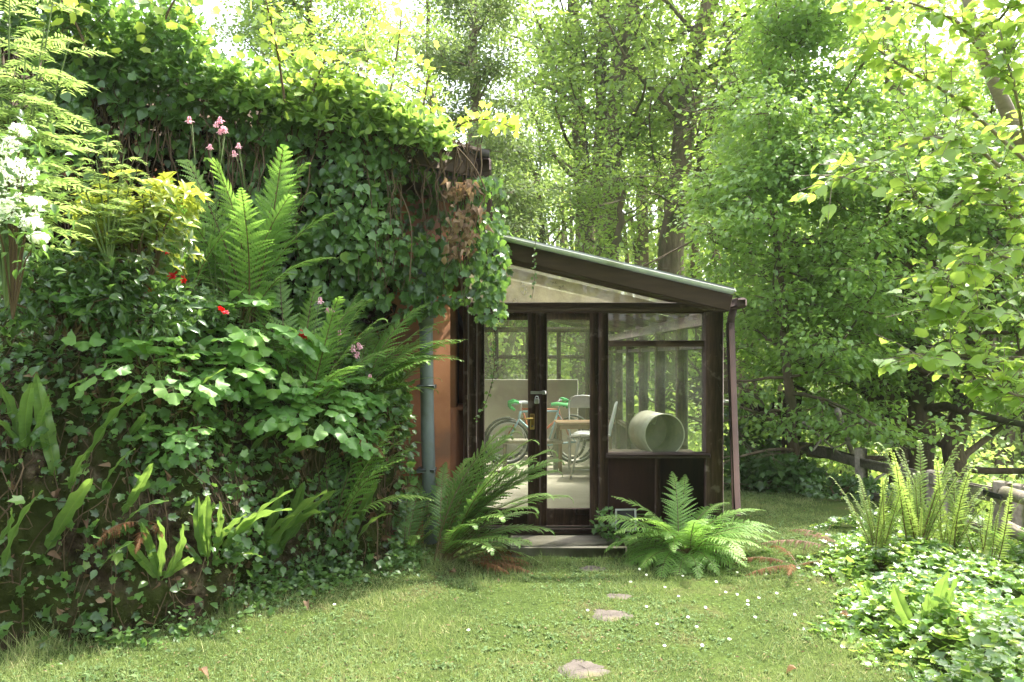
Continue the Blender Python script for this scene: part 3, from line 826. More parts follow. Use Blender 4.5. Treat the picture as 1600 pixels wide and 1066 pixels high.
L_IVYTOP = leaf_mat('young_ivy_leaf', [(.0, (.035, .085, .014)), (.5, (.07, .14, .02)), (1, (.14, .21, .028))], (.20, .29, .03), .95, .35, .5)
L_STEM = leaf_mat('vine_stem', [(.0, (.07, .045, .025)), (1, (.16, .11, .065))], (.02, .01, .005), .1, .8, .2)
L_GSTEM = leaf_mat('green_stem', [(.0, (.07, .12, .025)), (1, (.13, .18, .04))], (.08, .1, .02), .3, .6, .3)
L_UNDER = leaf_mat('undergrowth_leaf', [(.0, (.022, .055, .014)), (.5, (.048, .105, .02)), (1, (.10, .17, .03))], (.13, .24, .02), .9, .4, .45)
L_COL = leaf_mat('columbine_leaf', [(.0, (.04, .10, .022)), (.5, (.075, .165, .03)), (1, (.15, .25, .04))], (.18, .34, .03), 1.0, .5, .3, .6)
L_PINK = leaf_mat('pink_petal', [(.0, (.55, .28, .36)), (1, (.72, .50, .56))], (.5, .25, .32), .7, .6, .2, .5)
L_RED = leaf_mat('red_petal', [(.0, (.45, .012, .02)), (1, (.62, .03, .05))], (.5, .02, .02), .7, .5, .3)
L_WHITE = leaf_mat('white_petal', [(.0, (.78, .78, .72)), (1, (.86, .86, .82))], (.5, .5, .42), .7, .6, .2)
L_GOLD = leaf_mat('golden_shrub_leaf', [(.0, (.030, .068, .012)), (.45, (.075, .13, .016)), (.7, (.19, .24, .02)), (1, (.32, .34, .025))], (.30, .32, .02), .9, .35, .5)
L_FEATHER = leaf_mat('feathery_leaf', [(.0, (.10, .17, .04)), (1, (.20, .27, .07))], (.26, .34, .07), .9, .5, .3)
L_SHRUB = leaf_mat('dark_shrub_leaf', [(.0, (.02, .05, .012)), (.6, (.045, .10, .02)), (1, (.09, .15, .025))], (.11, .2, .02), .9, .32, .5)
L_GRASS = leaf_mat('grass_blade', [(.0, (.055, .09, .024)), (.45, (.14, .188, .052)), (.8, (.23, .268, .085)), (1, (.36, .33, .17))], (.17, .21, .055), .7, .6, .2)
L_CLOVER = leaf_mat('clover_leaf', [(.0, (.05, .10, .032)), (1, (.135, .19, .065))], (.14, .22, .03), .7, .7, .12)
L_COVER = leaf_mat('ground_ivy_leaf', [(.0, (.030, .075, .016)), (.4, (.06, .13, .022)), (.75, (.12, .20, .03)), (1, (.26, .31, .05))], (.2, .3, .02), .95, .27, .6)
L_LITTER = leaf_mat('dead_leaf', [(.0, (.09, .052, .03)), (.6, (.18, .115, .07)), (1, (.31, .22, .14))], (.12, .06, .02), .5, .8, .2)


# ================================================================== ferns
def frond_mesh(name, seed, mat, n=26, W=.20, a0=78, a1=5, bare=.14, det=7, droop=.25, ang=66, curl=0.0, taper=2.2, base_w=.45, roll=.0, irregular=.06, gap=.58):
    """one fern frond, 1 m long: rises along z and arches towards +y; toothed pinnae on both sides of a stalk"""
    rg = np.random.default_rng(seed)
    m = 60; t = np.linspace(0, 1, m)
    a = R(a0) + (R(a1) - R(a0)) * t ** 1.35
    if curl: a = a - curl * sstep(.84, 1.0, t) * 5.2
    ds = np.full(m, 1.0 / (m - 1))
    if curl: ds = ds * (1 - .72 * sstep(.84, 1, t))
    y = np.concatenate([[0], np.cumsum(np.cos(a[:-1]) * ds[:-1])]); z = np.concatenate([[0], np.cumsum(np.sin(a[:-1]) * ds[:-1])])
    x = .03 * np.sin(t * 3 + seed)
    P = np.stack([x, y, z], 1)
    g = Geo()
    tube(g, P[::3], np.linspace(.0065, .0012, len(P[::3])), 5, mi=1, tint=.5, caps=False)
    tt = bare + (1 - bare) * (np.arange(n) + .5) / n
    tt = bare + (tt - bare) ** .92 * (1 - bare) ** .08
    for k in range(n):
        tk = tt[k]; u = (tk - bare) / (1 - bare)
        i = min(m - 2, int(tk * (m - 1))); p0 = P[i] + (P[i + 1] - P[i]) * (tk * (m - 1) - i)
        T = np.array([0, math.cos(a[i]), math.sin(a[i])]); Nn = np.array([0, -math.sin(a[i]), math.cos(a[i])])
        w = W * (base_w + (1 - base_w) * min(1, u / .34)) * (1 - u ** taper) + .006
        sp = (1 - bare) / n
        for s in (-1, 1):
            if rg.random() < irregular * .4: continue
            ww = w * (1 + rg.normal(0, irregular)); an = R(ang - 22 * u + rg.normal(0, 4))
            d = s * np.array([1., 0, 0]) * math.sin(an) + T * math.cos(an)
            d = d + Nn * (.18 - .0 + roll)
            d /= np.linalg.norm(d)
            side = np.cross(Nn, d); side /= np.linalg.norm(side)
            if np.dot(side, T) < 0: side = -side
            uu = np.linspace(0, 1, det + 1)
            dr = droop * (1 + rg.normal(0, .25))
            pts = p0 + d * (uu * ww)[:, None] - Nn * (dr * ww * uu ** 2)[:, None]
            hw = sp * gap * (1 - uu ** 1.7) + .0012
            tint = np.clip(.35 + .4 * u + rg.normal(0, .12), 0, 1)
            V = []; F = []
            for j in range(det):
                A, Bp = pts[j], pts[j + 1]; e = Bp - A
                for q in (-1, 1):
                    lift = Nn * (-.18 * hw[j])
                    c1 = A + side * q * hw[j] * .95 + e * .55 + lift
                    c2 = A + side * q * hw[j] * .72 + e * 1.02 + lift * .6
                    b = len(V); V += [A, c1, c2, Bp]; F.append([b, b + 1, b + 2, b + 3])
            g.add(np.array(V), np.array(F), tint)
    return g.mesh(name, [mat, L_RACHIS])


FROND = {}
FROND['lady'] = [frond_mesh('frond', 10 + k, L_FERN, 25, (.16 if k > 3 else .2), a0, a1, det=9, droop=.35, curl=c, gap=.43, irregular=.1) for k, (a0, a1, c) in enumerate(((84, 30, 0), (76, 5, 0), (66, -18, 0), (55, -30, 0), (84, 45, .35), (90, 62, .4), (86, 66, .2)))]
FROND['male'] = [frond_mesh('frond', 30 + k, L_FERND, 30, .15, a0, a1, droop=.22, curl=c, base_w=.35, gap=.46) for k, (a0, a1, c) in enumerate(((80, 30, .3), (70, 12, .25), (60, -5, .2), (48, -22, 0), (75, 20, 0)))]
FROND['upright'] = [frond_mesh('frond', 50 + k, L_FERNU, 36, .078, a0, a1, droop=.45, curl=c, base_w=.5, ang=72, bare=.08, taper=1.5, roll=.1, gap=.40, irregular=.16) for k, (a0, a1, c) in enumerate(((90, 72, .5), (86, 60, .4), (92, 80, .3), (80, 50, .5), (88, 66, 0)))]
FROND['dead'] = [frond_mesh('frond', 70 + k, L_DEAD, 24, .13, a0, a1, droop=.8, irregular=.25, base_w=.4) for k, (a0, a1) in enumerate(((40, -28), (28, -20), (20, -8)))]
FROND['withered'] = [frond_mesh('frond', 80 + k, L_DEADP, 24, .11, a0, a1, droop=1.0, irregular=.3, base_w=.4) for k, (a0, a1) in enumerate(((60, 10), (45, -15), (30, -10)))]


def fern(label, base, fronds, kind='lady', group=None):
    """fronds: list of (variant, azimuth deg from +x, tilt deg outwards, length)"""
    t = thing('fern', label, 'fern', base, 0, group)
    for (v, az, tilt, ln) in fronds:
        M = Matrix.Rotation(R(az - 90), 4, 'Z') @ Matrix.Rotation(R(-tilt), 4, 'X') @ Matrix.Rotation(R(random.gauss(0, 7)), 4, 'Y') @ Matrix.Scale(ln, 4)
        M = Matrix.Translation((random.gauss(0, .02), random.gauss(0, .02), 0)) @ M
        place(FROND[kind][v % len(FROND[kind])], 'frond', t, M)
    return t


def fan(n, L, az0=0, az1=360, tilt=(0, 25), variants=(0, 1, 2, 3), jit=.15):
    out = []
    for i in range(n):
        az = az0 + (az1 - az0) * (i + .5 + random.uniform(-.4, .4)) / n
        out.append((random.choice(variants), az, random.uniform(*tilt), L * (1 + random.gauss(0, jit))))
    return out


# ================================================================== strap leaves (hart's tongue)
def strap_mesh(name, seed, bend=.5, width=.15):
    rg = np.random.default_rng(seed); n = 22
    n = 34; t = np.linspace(0, 1, n); a = R(90) - bend * t ** 1.5
    y = np.concatenate([[0], np.cumsum(np.cos(a[:-1]))]) / (n - 1); z = np.concatenate([[0], np.cumsum(np.sin(a[:-1]))]) / (n - 1)
    w = width * (np.clip(t / .1, 0, 1) ** .5 * .62 + .38 * np.clip(t / .45, 0, 1)) * np.clip((1 - t) / .30, 0, 1) ** .62 * .5 + .003
    w[:3] = .006
    V = []; ph = rg.random() * 6
    for i in range(n):
        Nn = np.array([0, -math.sin(a[i]), math.cos(a[i])])
        for j, s in enumerate((-1, -.55, -.06, 0, .06, .55, 1)):
            wav = .016 * math.sin(24 * t[i] + ph + (1.3 if s > 0 else 0)) * abs(s) ** 2 + .03 * abs(s) * (w[i] / .07) * .5
            dip = -.006 if s == 0 else 0
            V.append(np.array([s * w[i] * (1 + .05 * math.sin(37 * t[i] + ph * 2 + s)) + .03 * math.sin(2.5 * t[i] + ph), y[i], z[i]]) + Nn * (wav + dip))
    F = [[i * 7 + j, i * 7 + j + 1, i * 7 + j + 8, i * 7 + j + 7] for i in range(n - 1) for j in range(6)]
    T = [1.0 if j in (2, 3) else np.clip(.42 + .10 * (i % 2) + rg.normal(0, .05) - .3 * (i > n - 5) * (seed % 2), 0, 1) for i in range(n - 1) for j in range(6)]
    g = Geo(); g.add(V, F, T)
    return g.mesh(name, [L_TONGUE], True)


STRAP = [strap_mesh('leaf', k, b, wd) for k, (b, wd) in enumerate(((.25, .115), (.6, .13), (1.0, .12), (.45, .155), (.9, .14), (.15, .125)))]


def tongue_fern(label, leaves, group='strap leaved ferns'):
    """leaves: list of (base point, tip point, variant)"""
    b0 = Vector(leaves[0][0])
    t = thing('strap_fern', label, 'fern', b0, 0, group)
    for k, (p, q, v) in enumerate(leaves):
        p, q = Vector(p), Vector(q); d = q - p; L_ = d.length * 1.06; z = d.normalized()
        tocam = (Vector((0, 0, 1.6)) - p).normalized()
        bendto = Vector((d.x, d.y, -.25)) + tocam * .25 + Vector((random.gauss(0, .25), random.gauss(0, .15), 0))
        y = bendto - z * bendto.dot(z); y.normalize(); x = y.cross(z)
        th = .10 + .12 * (v % 3)
        M = Matrix(((x.x, y.x, z.x, 0), (x.y, y.y, z.y, 0), (x.z, y.z, z.z, 0), (0, 0, 0, 1)))
        M = Matrix.Translation(p - b0) @ M @ Matrix.Rotation(th, 4, 'X') @ Matrix.Rotation(random.gauss(0, .5), 4, 'Z') @ Matrix.Scale(L_, 4)
        place(STRAP[v % len(STRAP)], 'leaf', t, M)
    return t


# ================================================================== columbine
def fan_leaflet(g, c, d, n, r, tint):
    """three-lobed scalloped leaflet, base at c, pointing d, normal n"""
    d = d / np.linalg.norm(d); x = np.cross(d, n); x /= np.linalg.norm(x); n = np.cross(x, d)
    V = [c]; th = np.linspace(-1.75, 1.75, 19)
    for a in th:
        rr = r * (.74 + .22 * abs(math.cos(a * 1.75)) + .06 * math.cos(a * 10))
        V.append(c + d * (math.cos(a) * rr * .8 + .28 * r) + x * math.sin(a) * rr * .85 + n * (.14 * r * math.cos(a * 3.4) - .10 * r))
    g.add(np.array(V), [[0, i, i + 1] for i in range(1, 19)], tint)


def columbine_leaf(seed, light=0.0):
    rg = np.random.default_rng(seed); g = Geo()
    pts = np.array([[0, 0, 0], [0, .06, .35], [0, .17, .75], [0, .30, 1.0]]) + rg.normal(0, .02, (4, 3)); pts[0] = 0
    tube(g, pts, [.010, .008, .007, .005], 5, mi=1, caps=False)
    c = pts[-1]
    for a in (-72, 0, 72):
        d = np.array([math.sin(R(a)), math.cos(R(a)), -.12 + rg.normal(0, .12)])
        e = c + d * .11
        tube(g, [c, e], .004, 4, mi=1, caps=False)
        fan_leaflet(g, e, d, np.array([rg.normal(0, .15), -.35 + rg.normal(0, .15), 1.]), .20 * rg.uniform(.85, 1.15), np.clip(.45 + light + rg.normal(0, .1), 0, 1))
    return g.mesh('leaf', [L_COL, L_GSTEM])


COL_LEAF = [columbine_leaf(k) for k in range(6)]


def columbine_flower(seed, petal):
    rg = np.random.default_rng(seed); g = Geo()
    for k in range(5):
        a = k * 2 * PI / 5; o = np.array([math.cos(a), math.sin(a), 0]); s = np.array([-math.sin(a), math.cos(a), 0]); z = np.array([0, 0, 1.])
        # sepal flares outwards, petal hangs, spur curves up
        g.add([o * .15, o * .75 + s * .28 - z * .15, o * 1.25 - z * .45, o * .75 - s * .28 - z * .15], [[0, 1, 2, 3]], .8)
        b = a + PI / 5; o = np.array([math.cos(b), math.sin(b), 0]); s = np.array([-math.sin(b), math.cos(b), 0])
        g.add([o * .3 + s * .2, o * .55 + s * .33 - z * .7, o * .45 - z * .85, o * .55 - s * .33 - z * .7, o * .3 - s * .2], [[0, 1, 2, 3, 4]], .4)
        tube(g, [o * .35 - z * .05, o * .4 + z * .45, o * .22 + z * .85], [.17, .09, .05], 5, tint=.5)
    tube(g, [(0, 0, .1), (0, 0, -.9)], [.10, .04], 5, mi=1, tint=1)
    return g.mesh('flower', [petal, L_GSTEM])


PINKF = [columbine_flower(1, L_PINK), columbine_flower(2, L_PINK)]


def columbine(label, base, leaves, stems, fl_size=.026, group='columbines on the bank'):
    """leaves: (azimuth, tilt, length); stems: list of (tip offset, [flower offsets])"""
    t = thing('columbine', label, 'plant', base, 0, group)
    for k, (az, tilt, ln) in enumerate(leaves):
        M = Matrix.Translation((random.gauss(0, .03), random.gauss(0, .03), 0)) @ Matrix.Rotation(R(az - 90), 4, 'Z') @ Matrix.Rotation(R(-tilt), 4, 'X') @ Matrix.Diagonal((ln * .75 + .12, ln * .75 + .12, ln, 1))
        place(COL_LEAF[k % 6], 'leaf', t, M)
    for tip, fls in stems:
        tip = Vector(tip)
        g = Geo(); b = Vector((random.gauss(0, .04), random.gauss(0, .04), 0)); side = Vector((random.gauss(0, .06), random.gauss(0, .03), 0))
        pts = [b.lerp(tip, u) + side * math.sin(u * PI) for u in (0, .2, .4, .6, .8, 1)]
        tube(g, [tuple(p) for p in pts], np.linspace(.0048, .002, 6), 5)
        for f in fls:
            f = tip + Vector(f); st_ = pts[4]; mid = st_.lerp(f, .6) + Vector((0, 0, .03))
            tube(g, [tuple(st_), tuple(mid), tuple(f + Vector((0, 0, .02)))], .0018, 4)
        for u in (.45, .7):
            p = b.lerp(tip, u) + side * math.sin(u * PI)
            for q in range(2):
                a = random.uniform(0, 6.28)
                fan_leaflet(g, np.array(p) + np.array([math.cos(a), math.sin(a), .3]) * .03, np.array([math.cos(a), math.sin(a), -.1]), np.array([0, -.4, 1.]), random.uniform(.018, .034), .8)
        g.obj('stem', L_GSTEM, t)
        for f in fls:
            M = Matrix.Translation(tip + Vector(f)) @ Matrix.Rotation(random.uniform(0, 6), 4, 'Z') @ Matrix.Rotation(random.gauss(0, .35), 4, 'X') @ Matrix.Scale(fl_size * random.uniform(.85, 1.15), 4)
            place(random.choice(PINKF), 'flower', t, M)
    return t


# ================================================================== shrubs: stems + leaf clusters
def shrub(name, label, cat, base, blobs, leaf_m, tpl, size, count, tint=lambda P: np.full(len(P), .5), up=.8, stems=7, group=None, whorl=0, flowers=None, stem_r=.012):
    """blobs: (dx, dy, dz, rx, ry, rz) ellipsoids of foliage round the base; stems reach into each"""
    t = thing(name, label, cat, base, 0, group)
    g = Geo(); A = []; D = []
    vol = np.array([b[3] * b[4] * b[5] for b in blobs]) ** .67; vol /= vol.sum()
    for b, v in zip(blobs, vol):
        c = np.array(b[:3]); r = np.array(b[3:])
        for k in range(max(1, int(round(stems * v * len(blobs) / 2)))):
            d = RNG.standard_normal(3); d /= np.linalg.norm(d); tip = c + d * r * .75
            pts = np.array([[0, 0, -.05], tip * [.3, .3, .45], tip * [.7, .7, .8], tip]) + np.vstack([np.zeros(3), RNG.normal(0, .03, (3, 3))])
            tube(g, pts, [stem_r, stem_r * .75, stem_r * .5, stem_r * .2], 5, caps=False)
        n = max(4, int(count * v)); d = RNG.standard_normal((n, 3)); d /= np.linalg.norm(d, axis=1, keepdims=True)
        rad = RNG.random(n) ** .38
        A.append(c + d * r * rad[:, None]); D.append(d * r / r.max())
    g.obj('stem', L_STEM, t)
    A = np.concatenate(A); D = np.concatenate(D)
    keep = noise3(A + np.array(base), 5.0, 9) > .30
    A, D = A[keep], D[keep]
    if whorl:
        n = len(A); A2 = np.repeat(A, whorl, 0); ax = np.repeat(D + np.array([0, 0, .9]), whorl, 0); ax /= np.linalg.norm(ax, axis=1, keepdims=True)
        ph = np.tile(np.arange(whorl) * 2 * PI / whorl, n) + np.repeat(RNG.random(n) * 6, whorl)
        u = np.cross(ax, [.3, .5, .1]); u /= np.linalg.norm(u, axis=1, keepdims=True); v = np.cross(ax, u)
        out = u * np.cos(ph)[:, None] + v * np.sin(ph)[:, None]
        dirs = out * .8 + ax * RNG.uniform(.2, .8, (len(A2), 1)); nrm = ax - out * .3
        A = A2; 
    else:
        dirs = D * .7 + rnd(len(A), .55) + np.array([0, 0, .05]); nrm = np.array([0, -.25, up]) + rnd(len(A), .45)
    g = Geo(); T = np.clip(tint(A) + RNG.normal(0, .12, len(A)), 0, 1)
    scatter(g, tpl, A, dirs, nrm, size * RNG.uniform(.6, 1.2, len(A)), T)
    g.obj('foliage', leaf_m, t)
    if flowers:
        mesh, pts, fs = flowers
        for p in pts:
            M = Matrix.Translation(Vector(p) - Vector(base)) @ Matrix.Rotation(random.uniform(0, 6), 4, 'Z') @ Matrix.Rotation(random.uniform(.5, 1.4), 4, 'X') @ Matrix.Scale(fs * random.uniform(.8, 1.2), 4)
            place(mesh, 'flower', t, M)
    return t


def red_flower():
    g = Geo(); tplV, tplF = leaf_ovate(.9, .15, .3)
    n = 9; a = np.arange(n) * 2 * PI / n
    D = np.stack([np.cos(a), np.sin(a), np.where(np.arange(n) % 2, .9, .35)], 1); N = np.stack([-np.cos(a), -np.sin(a), np.full(n, 1.2)], 1)
    scatter(g, (tplV, tplF), np.zeros((n, 3)), D, N, 1.0, RNG.random(n))
    return g.mesh('flower', [L_RED])


REDF = red_flower()
# ================================================================== bank
FOOT = np.array([(-7, 3.6), (-4.4, 3.95), (-3.05, 4.35), (-2.15, 4.8), (-1.85, 5.5), (-1.42, 6.0), (-1.08, 6.24), (-.98, 6.6)])
EDGE = np.array([(-7, 4.6), (-4.5, 4.75), (-3.2, 4.95), (-2.55, 5.25), (-2.2, 5.75), (-1.55, 6.2), (-1.2, 6.40), (-1.10, 6.66)])
BACK = np.array([(-7, 5.7), (-4.8, 6.12), (-3.9, 6.27), (-3.1, 6.42), (-2.5, 6.52), (-1.8, 6.64), (-1.28, 6.70), (-1.16, 6.76)])
TOPZ = np.array([1.6, 1.6, 1.56, 1.66, 1.74, 1.58, 1.30, 1.1])
BACKZ = np.array([2.2, 2.2, 2.2, 2.35, 2.35, 2.0, 1.45, 1.2])
NS, NT = 620, 150


def smooth_curve(P, n):
    P = np.asarray(P, float)
    if P.ndim == 1: P = P[:, None]
    t = np.linspace(0, len(P) - 1, n); i = np.clip(t.astype(int), 0, len(P) - 2); f = (t - i)[:, None]
    p0, p1, p2, p3 = P[np.clip(i - 1, 0, len(P) - 1)], P[i], P[i + 1], P[np.clip(i + 2, 0, len(P) - 1)]
    return .5 * (2 * p1 + (p2 - p0) * f + (2 * p0 - 5 * p1 + 4 * p2 - p3) * f ** 2 + (3 * p1 - p0 - 3 * p2 + p3) * f ** 3)


fo, ed, ba = smooth_curve(FOOT, NS), smooth_curve(EDGE, NS), smooth_curve(BACK, NS)
tz, bz = smooth_curve(TOPZ, NS)[:, 0], smooth_curve(BACKZ, NS)[:, 0]
tt_ = np.linspace(0, 1, NT)
BP = np.zeros((NS, NT, 3))
for j, t in enumerate(tt_):
    if t < .6:
        u = t / .6; xy = fo + (ed - fo) * u ** 1.5; z = -.32 + (tz + .32) * (1 - (1 - u) ** 1.7)
    else:
        u = (t - .6) / .4; xy = ed + (ba - ed) * u; z = tz + (bz - tz) * u ** .8
    BP[:, j, :2] = xy; BP[:, j, 2] = z
du = np.gradient(BP, axis=0); dv = np.gradient(BP, axis=1)
BN = np.cross(du, dv); BN /= np.linalg.norm(BN, axis=2, keepdims=True) + 1e-9
if BN[NS // 2, NT - 5, 2] < 0: BN = -BN
flat = BP.reshape(-1, 3)
disp = ((noise3(flat, 2.2, 21) - .5) * .26 + (noise3(flat * [1, 1, .5], 7, 22) - .5) * .13 + (noise3(flat * [1, 1, .55], 17, 23) - .5) * .075 + (noise3(flat, 42, 24) - .5) * .03).reshape(NS, NT)
fade = np.clip(tt_ / .08, 0, 1)[None, :] * np.clip((1 - tt_) / .06, 0, 1)[None, :]
BP = BP + BN * (disp * fade)[..., None]
flat = BP.reshape(-1, 3); flatN = BN.reshape(-1, 3)
i_, j_ = np.meshgrid(np.arange(NS - 1), np.arange(NT - 1), indexing='ij'); a_ = (i_ * NT + j_).ravel()
g = Geo(); g.add(flat, np.stack([a_, a_ + NT, a_ + NT + 1, a_ + 1], 1))
M_BANK = surf_mat('mossy_bank', [(.3, (.012, .008, .005)), (.45, (.04, .027, .016)), (.56, (.085, .062, .04)), (.7, (.20, .16, .115))], scale=13, rough=.95, bump=1.0, detail=14, dist=.05, spec=.1, second=(3.2, .40, .56, (.036, .045, .010)))
bk = g.obj('bank', M_BANK, smooth=True); tag(bk, kind='structure')
BPX = 800 + FPX * flat[:, 0] / flat[:, 1]; BPY = 560 - FPX * (flat[:, 2] - CAMZ) / flat[:, 1]


def bank_at(px, py):
    """nearest point of the bank seen at this spot of the photograph"""
    d = (BPX - px) ** 2 + (BPY - py) ** 2
    k = np.where(d < d.min() + 120)[0]
    k = k[np.argmin(flat[k, 1])]
    return Vector(flat[k])


def bank_xy(px, Y, dz=0.0):
    x = (px - 800) * Y / FPX; k = np.argmin((flat[:, 0] - x) ** 2 + (flat[:, 1] - Y) ** 2 - flat[:, 2] * .01)
    return Vector((x, Y, flat[k, 2] + dz))


def lawn_xy(px, Y, dz=0.0):
    x = (px - 800) * Y / FPX
    return Vector((x, Y, float(gz(x, Y)) + dz))


def ground_at(px, py):
    z = LAWN
    for _ in range(12):
        Y = (CAMZ - z) * FPX / (py - 560); x = (px - 800) * Y / FPX; z = float(gz(x, Y))
    return Vector((x, Y, z))


def foot_x(y):
    return np.interp(y, fo[:, 1], fo[:, 0])


def edge_x(y):
    return np.interp(y, [3, 4, 5, 6, 7, 8.5, 12], [1.9, 2.0, 2.25, 2.55, 3.0, 3.5, 4.0]) + .12 * np.sin(np.asarray(y) * 5) + .07 * np.sin(np.asarray(y) * 13)


# ================================================================== lawn
def lawn():
    n = 300000
    y = 3.55 + (11.5 - 3.55) * RNG.random(n) ** 1.5; x = RNG.uniform(-3.6, 4.4, n)
    ok = (x > foot_x(y) - .05) & (x < edge_x(y) + .25 * RNG.random(n)) & ~((y > 6.5) & (x > -.06) & (x < 1.05) & (y < 7)) & ~((y > 6.93) & (x < 2.0) & (x > -1.0)) & ~((y > 6.6) & (x < -1.0))
    for (sx, sy, ra, rb) in STONES:
        ok &= ((x - sx) / ra) ** 2 + ((y - sy) / rb) ** 2 > .42 + .7 * RNG.random(n)
    x, y = x[ok], y[ok]
    P = np.stack([x, y, gz(x, y)], 1)
    clump = noise3(P, 2.1, 31); fine = noise3(P, 9, 32)
    bald = sstep(.64, .76, noise3(P, 1.35, 39) * .75 + noise3(P, 6, 40) * .25)
    keep = RNG.random(len(P)) < np.clip(.3 + 1.0 * fine + .3 * clump, .15, 1) * (1 - .75 * bald)
    P, clump, fine = P[keep], clump[keep], fine[keep]
    n = len(P)
    dirs = rnd(n, .55) + np.array([0, 0, 1.0]); dirs[:, 2] = np.abs(dirs[:, 2]) + .15
    ln = (.016 + .036 * RNG.random(n) ** 1.5) * (.7 + .9 * clump)
    stn = sum(np.exp(-((np.hypot((P[:, 0] - sx) / ra, (P[:, 1] - sy) / rb) - 1) / .25) ** 2) for sx, sy, ra, rb in STONES)
    tuft = sstep(.66, .8, noise3(P, 3.2, 36)); ln *= 1 + .9 * tuft + .5 * stn
    edge = np.exp(-((x[keep] - foot_x(y[keep])) / .18) ** 2) + np.exp(-((y[keep] - 6.95) / .25) ** 2) * (x[keep] < 2.2)
    ln *= 1 + .9 * edge
    wd = .045 + .05 * RNG.random(n)
    tpl = (np.array([[-.5, 0, 0], [.5, 0, 0], [.38, .55, .03], [-.38, .55, .03], [0, 1, .16]]), None)
    TV = tpl[0]
    Fm = frames(dirs, rnd(n, 1.0)); S = np.stack([.0020 + .0020 * RNG.random(n), ln, ln], 1)
    V = P[:, None, :] + np.einsum('nij,nkj->nki', Fm, TV[None] * S[:, None, :])
    b = (np.arange(n) * 5)[:, None]
    g = Geo(); tint = np.clip(.12 + .55 * fine + .55 * (clump - .5) + RNG.normal(0, .16, n), 0, 1)
    straw = RNG.random(n) < .04 + .30 * sstep(.55, .75, noise3(P, 1.1, 37)); tint[straw] = .8 + .2 * RNG.random(straw.sum())
    g.add(V.reshape(-1, 3), b + np.array([[0, 1, 2, 3]]), tint)
    g.V.append(np.zeros((0, 3))); g.F.append(b + np.array([[3, 2, 4]])); g.T.append(tint); g.M.append(np.zeros(n, np.int32))
    # clover and other small round leaves in the turf
    m = 70000; k = RNG.integers(0, n, m); pc = noise3(P[k], 1.6, 33)
    k = k[RNG.random(m) < np.clip((pc - .28) * 1.9, .06, 1)]; m = len(k)
    C = P[k] + rnd(m, .006); C[:, 2] = P[k, 2] + .004 + .018 * RNG.random(m)
    tv = np.array([[0, 0, 0], [.45, .35, .06], [.4, .9, .02], [0, 1, -.04], [-.4, .9, .02], [-.45, .35, .06]]); tf = np.array([[0, 1, 2, 3, 4, 5]])
    scatter(g, (tv, tf), C, rnd(m, 1) * [1, 1, .25], rnd(m, .35) + [0, 0, 1], .006 + .010 * RNG.random(m) ** 2, np.clip(.4 + RNG.normal(0, .25, m), 0, 1), 1)
    # broad weed leaves and moss cushions in the turf
    m = 2600; k = RNG.integers(0, n, m); k = k[noise3(P[k], 1.9, 38) > .5]; k = np.repeat(k, 4); m = len(k)
    C = P[k] + rnd(m, .008) * [1, 1, 0] + [0, 0, .006]
    scatter(g, leaf_ovate(.5, .08, .3), C, rnd(m, 1) * [1, 1, .1] + [0, 0, .3], rnd(m, .2) + [0, 0, 1], .018 + .026 * RNG.random(m), np.clip(.45 + RNG.normal(0, .25, m), 0, 1), 1)
    # bare straw and scraps
    m = 2600; k = RNG.integers(0, n, m); C = P[k] + [0, 0, .012]
    scatter(g, leaf_quad(.35, .05), C, rnd(m, 1) * [1, 1, .2], rnd(m, .4) + [0, 0, 1], .012 + .02 * RNG.random(m), RNG.random(m), 2)
    o = g.obj('lawn_grass', [L_GRASS, L_CLOVER, L_LITTER]); tag(o, 'short lawn grass mixed with clover', kind='stuff')


STONE_PX = [(915, 1046, .165, .13, 'largest sunken stepping stone, nearest the camera'), (953, 962, .155, .12, 'second sunken stepping stone along the lawn'), (962, 932, .12, .07, 'narrow stepping stone just behind the second one'), (925, 889, .12, .09, 'small faint stepping stone nearest the doorstep')]
STONES = []
M_STONE = surf_mat('worn_stone', [(.25, (.06, .05, .04)), (.55, (.12, .10, .085)), (.85, (.19, .165, .14))], scale=7, rough=.9, bump=.7, detail=10, second=(4, .55, .68, (.15, .13, .06)))
for px, py, ra, rb, lab in STONE_PX:
    p = ground_at(px, py); STONES.append((p.x, p.y, ra, rb))
    g = Geo(); n = 26; V = []; ph = random.random() * 6
    for z, k_ in ((-.06, 1.05), (.0, 1.0), (.012, .93), (.016, .6), (.014, .0001)):
        for i in range(n):
            a = i * 2 * PI / n; r = 1 + .10 * math.sin(3 * a + ph) + .07 * math.sin(5 * a + ph * 2) + .04 * math.sin(11 * a)
            V.append([ra * r * k_ * math.cos(a), rb * r * k_ * math.sin(a), z + (random.gauss(0, .002) if z > 0 else 0)])
    F = [[q * n + i, q * n + (i + 1) % n, (q + 1) * n + (i + 1) % n, (q + 1) * n + i] for q in range(4) for i in range(n)]
    g.add(V, F); o = g.obj('stepping_stone', M_STONE, smooth=True, loc=(p.x, p.y, p.z - .010)); tag(o, lab, 'stepping stone', 'stepping stones in the lawn')
lawn()

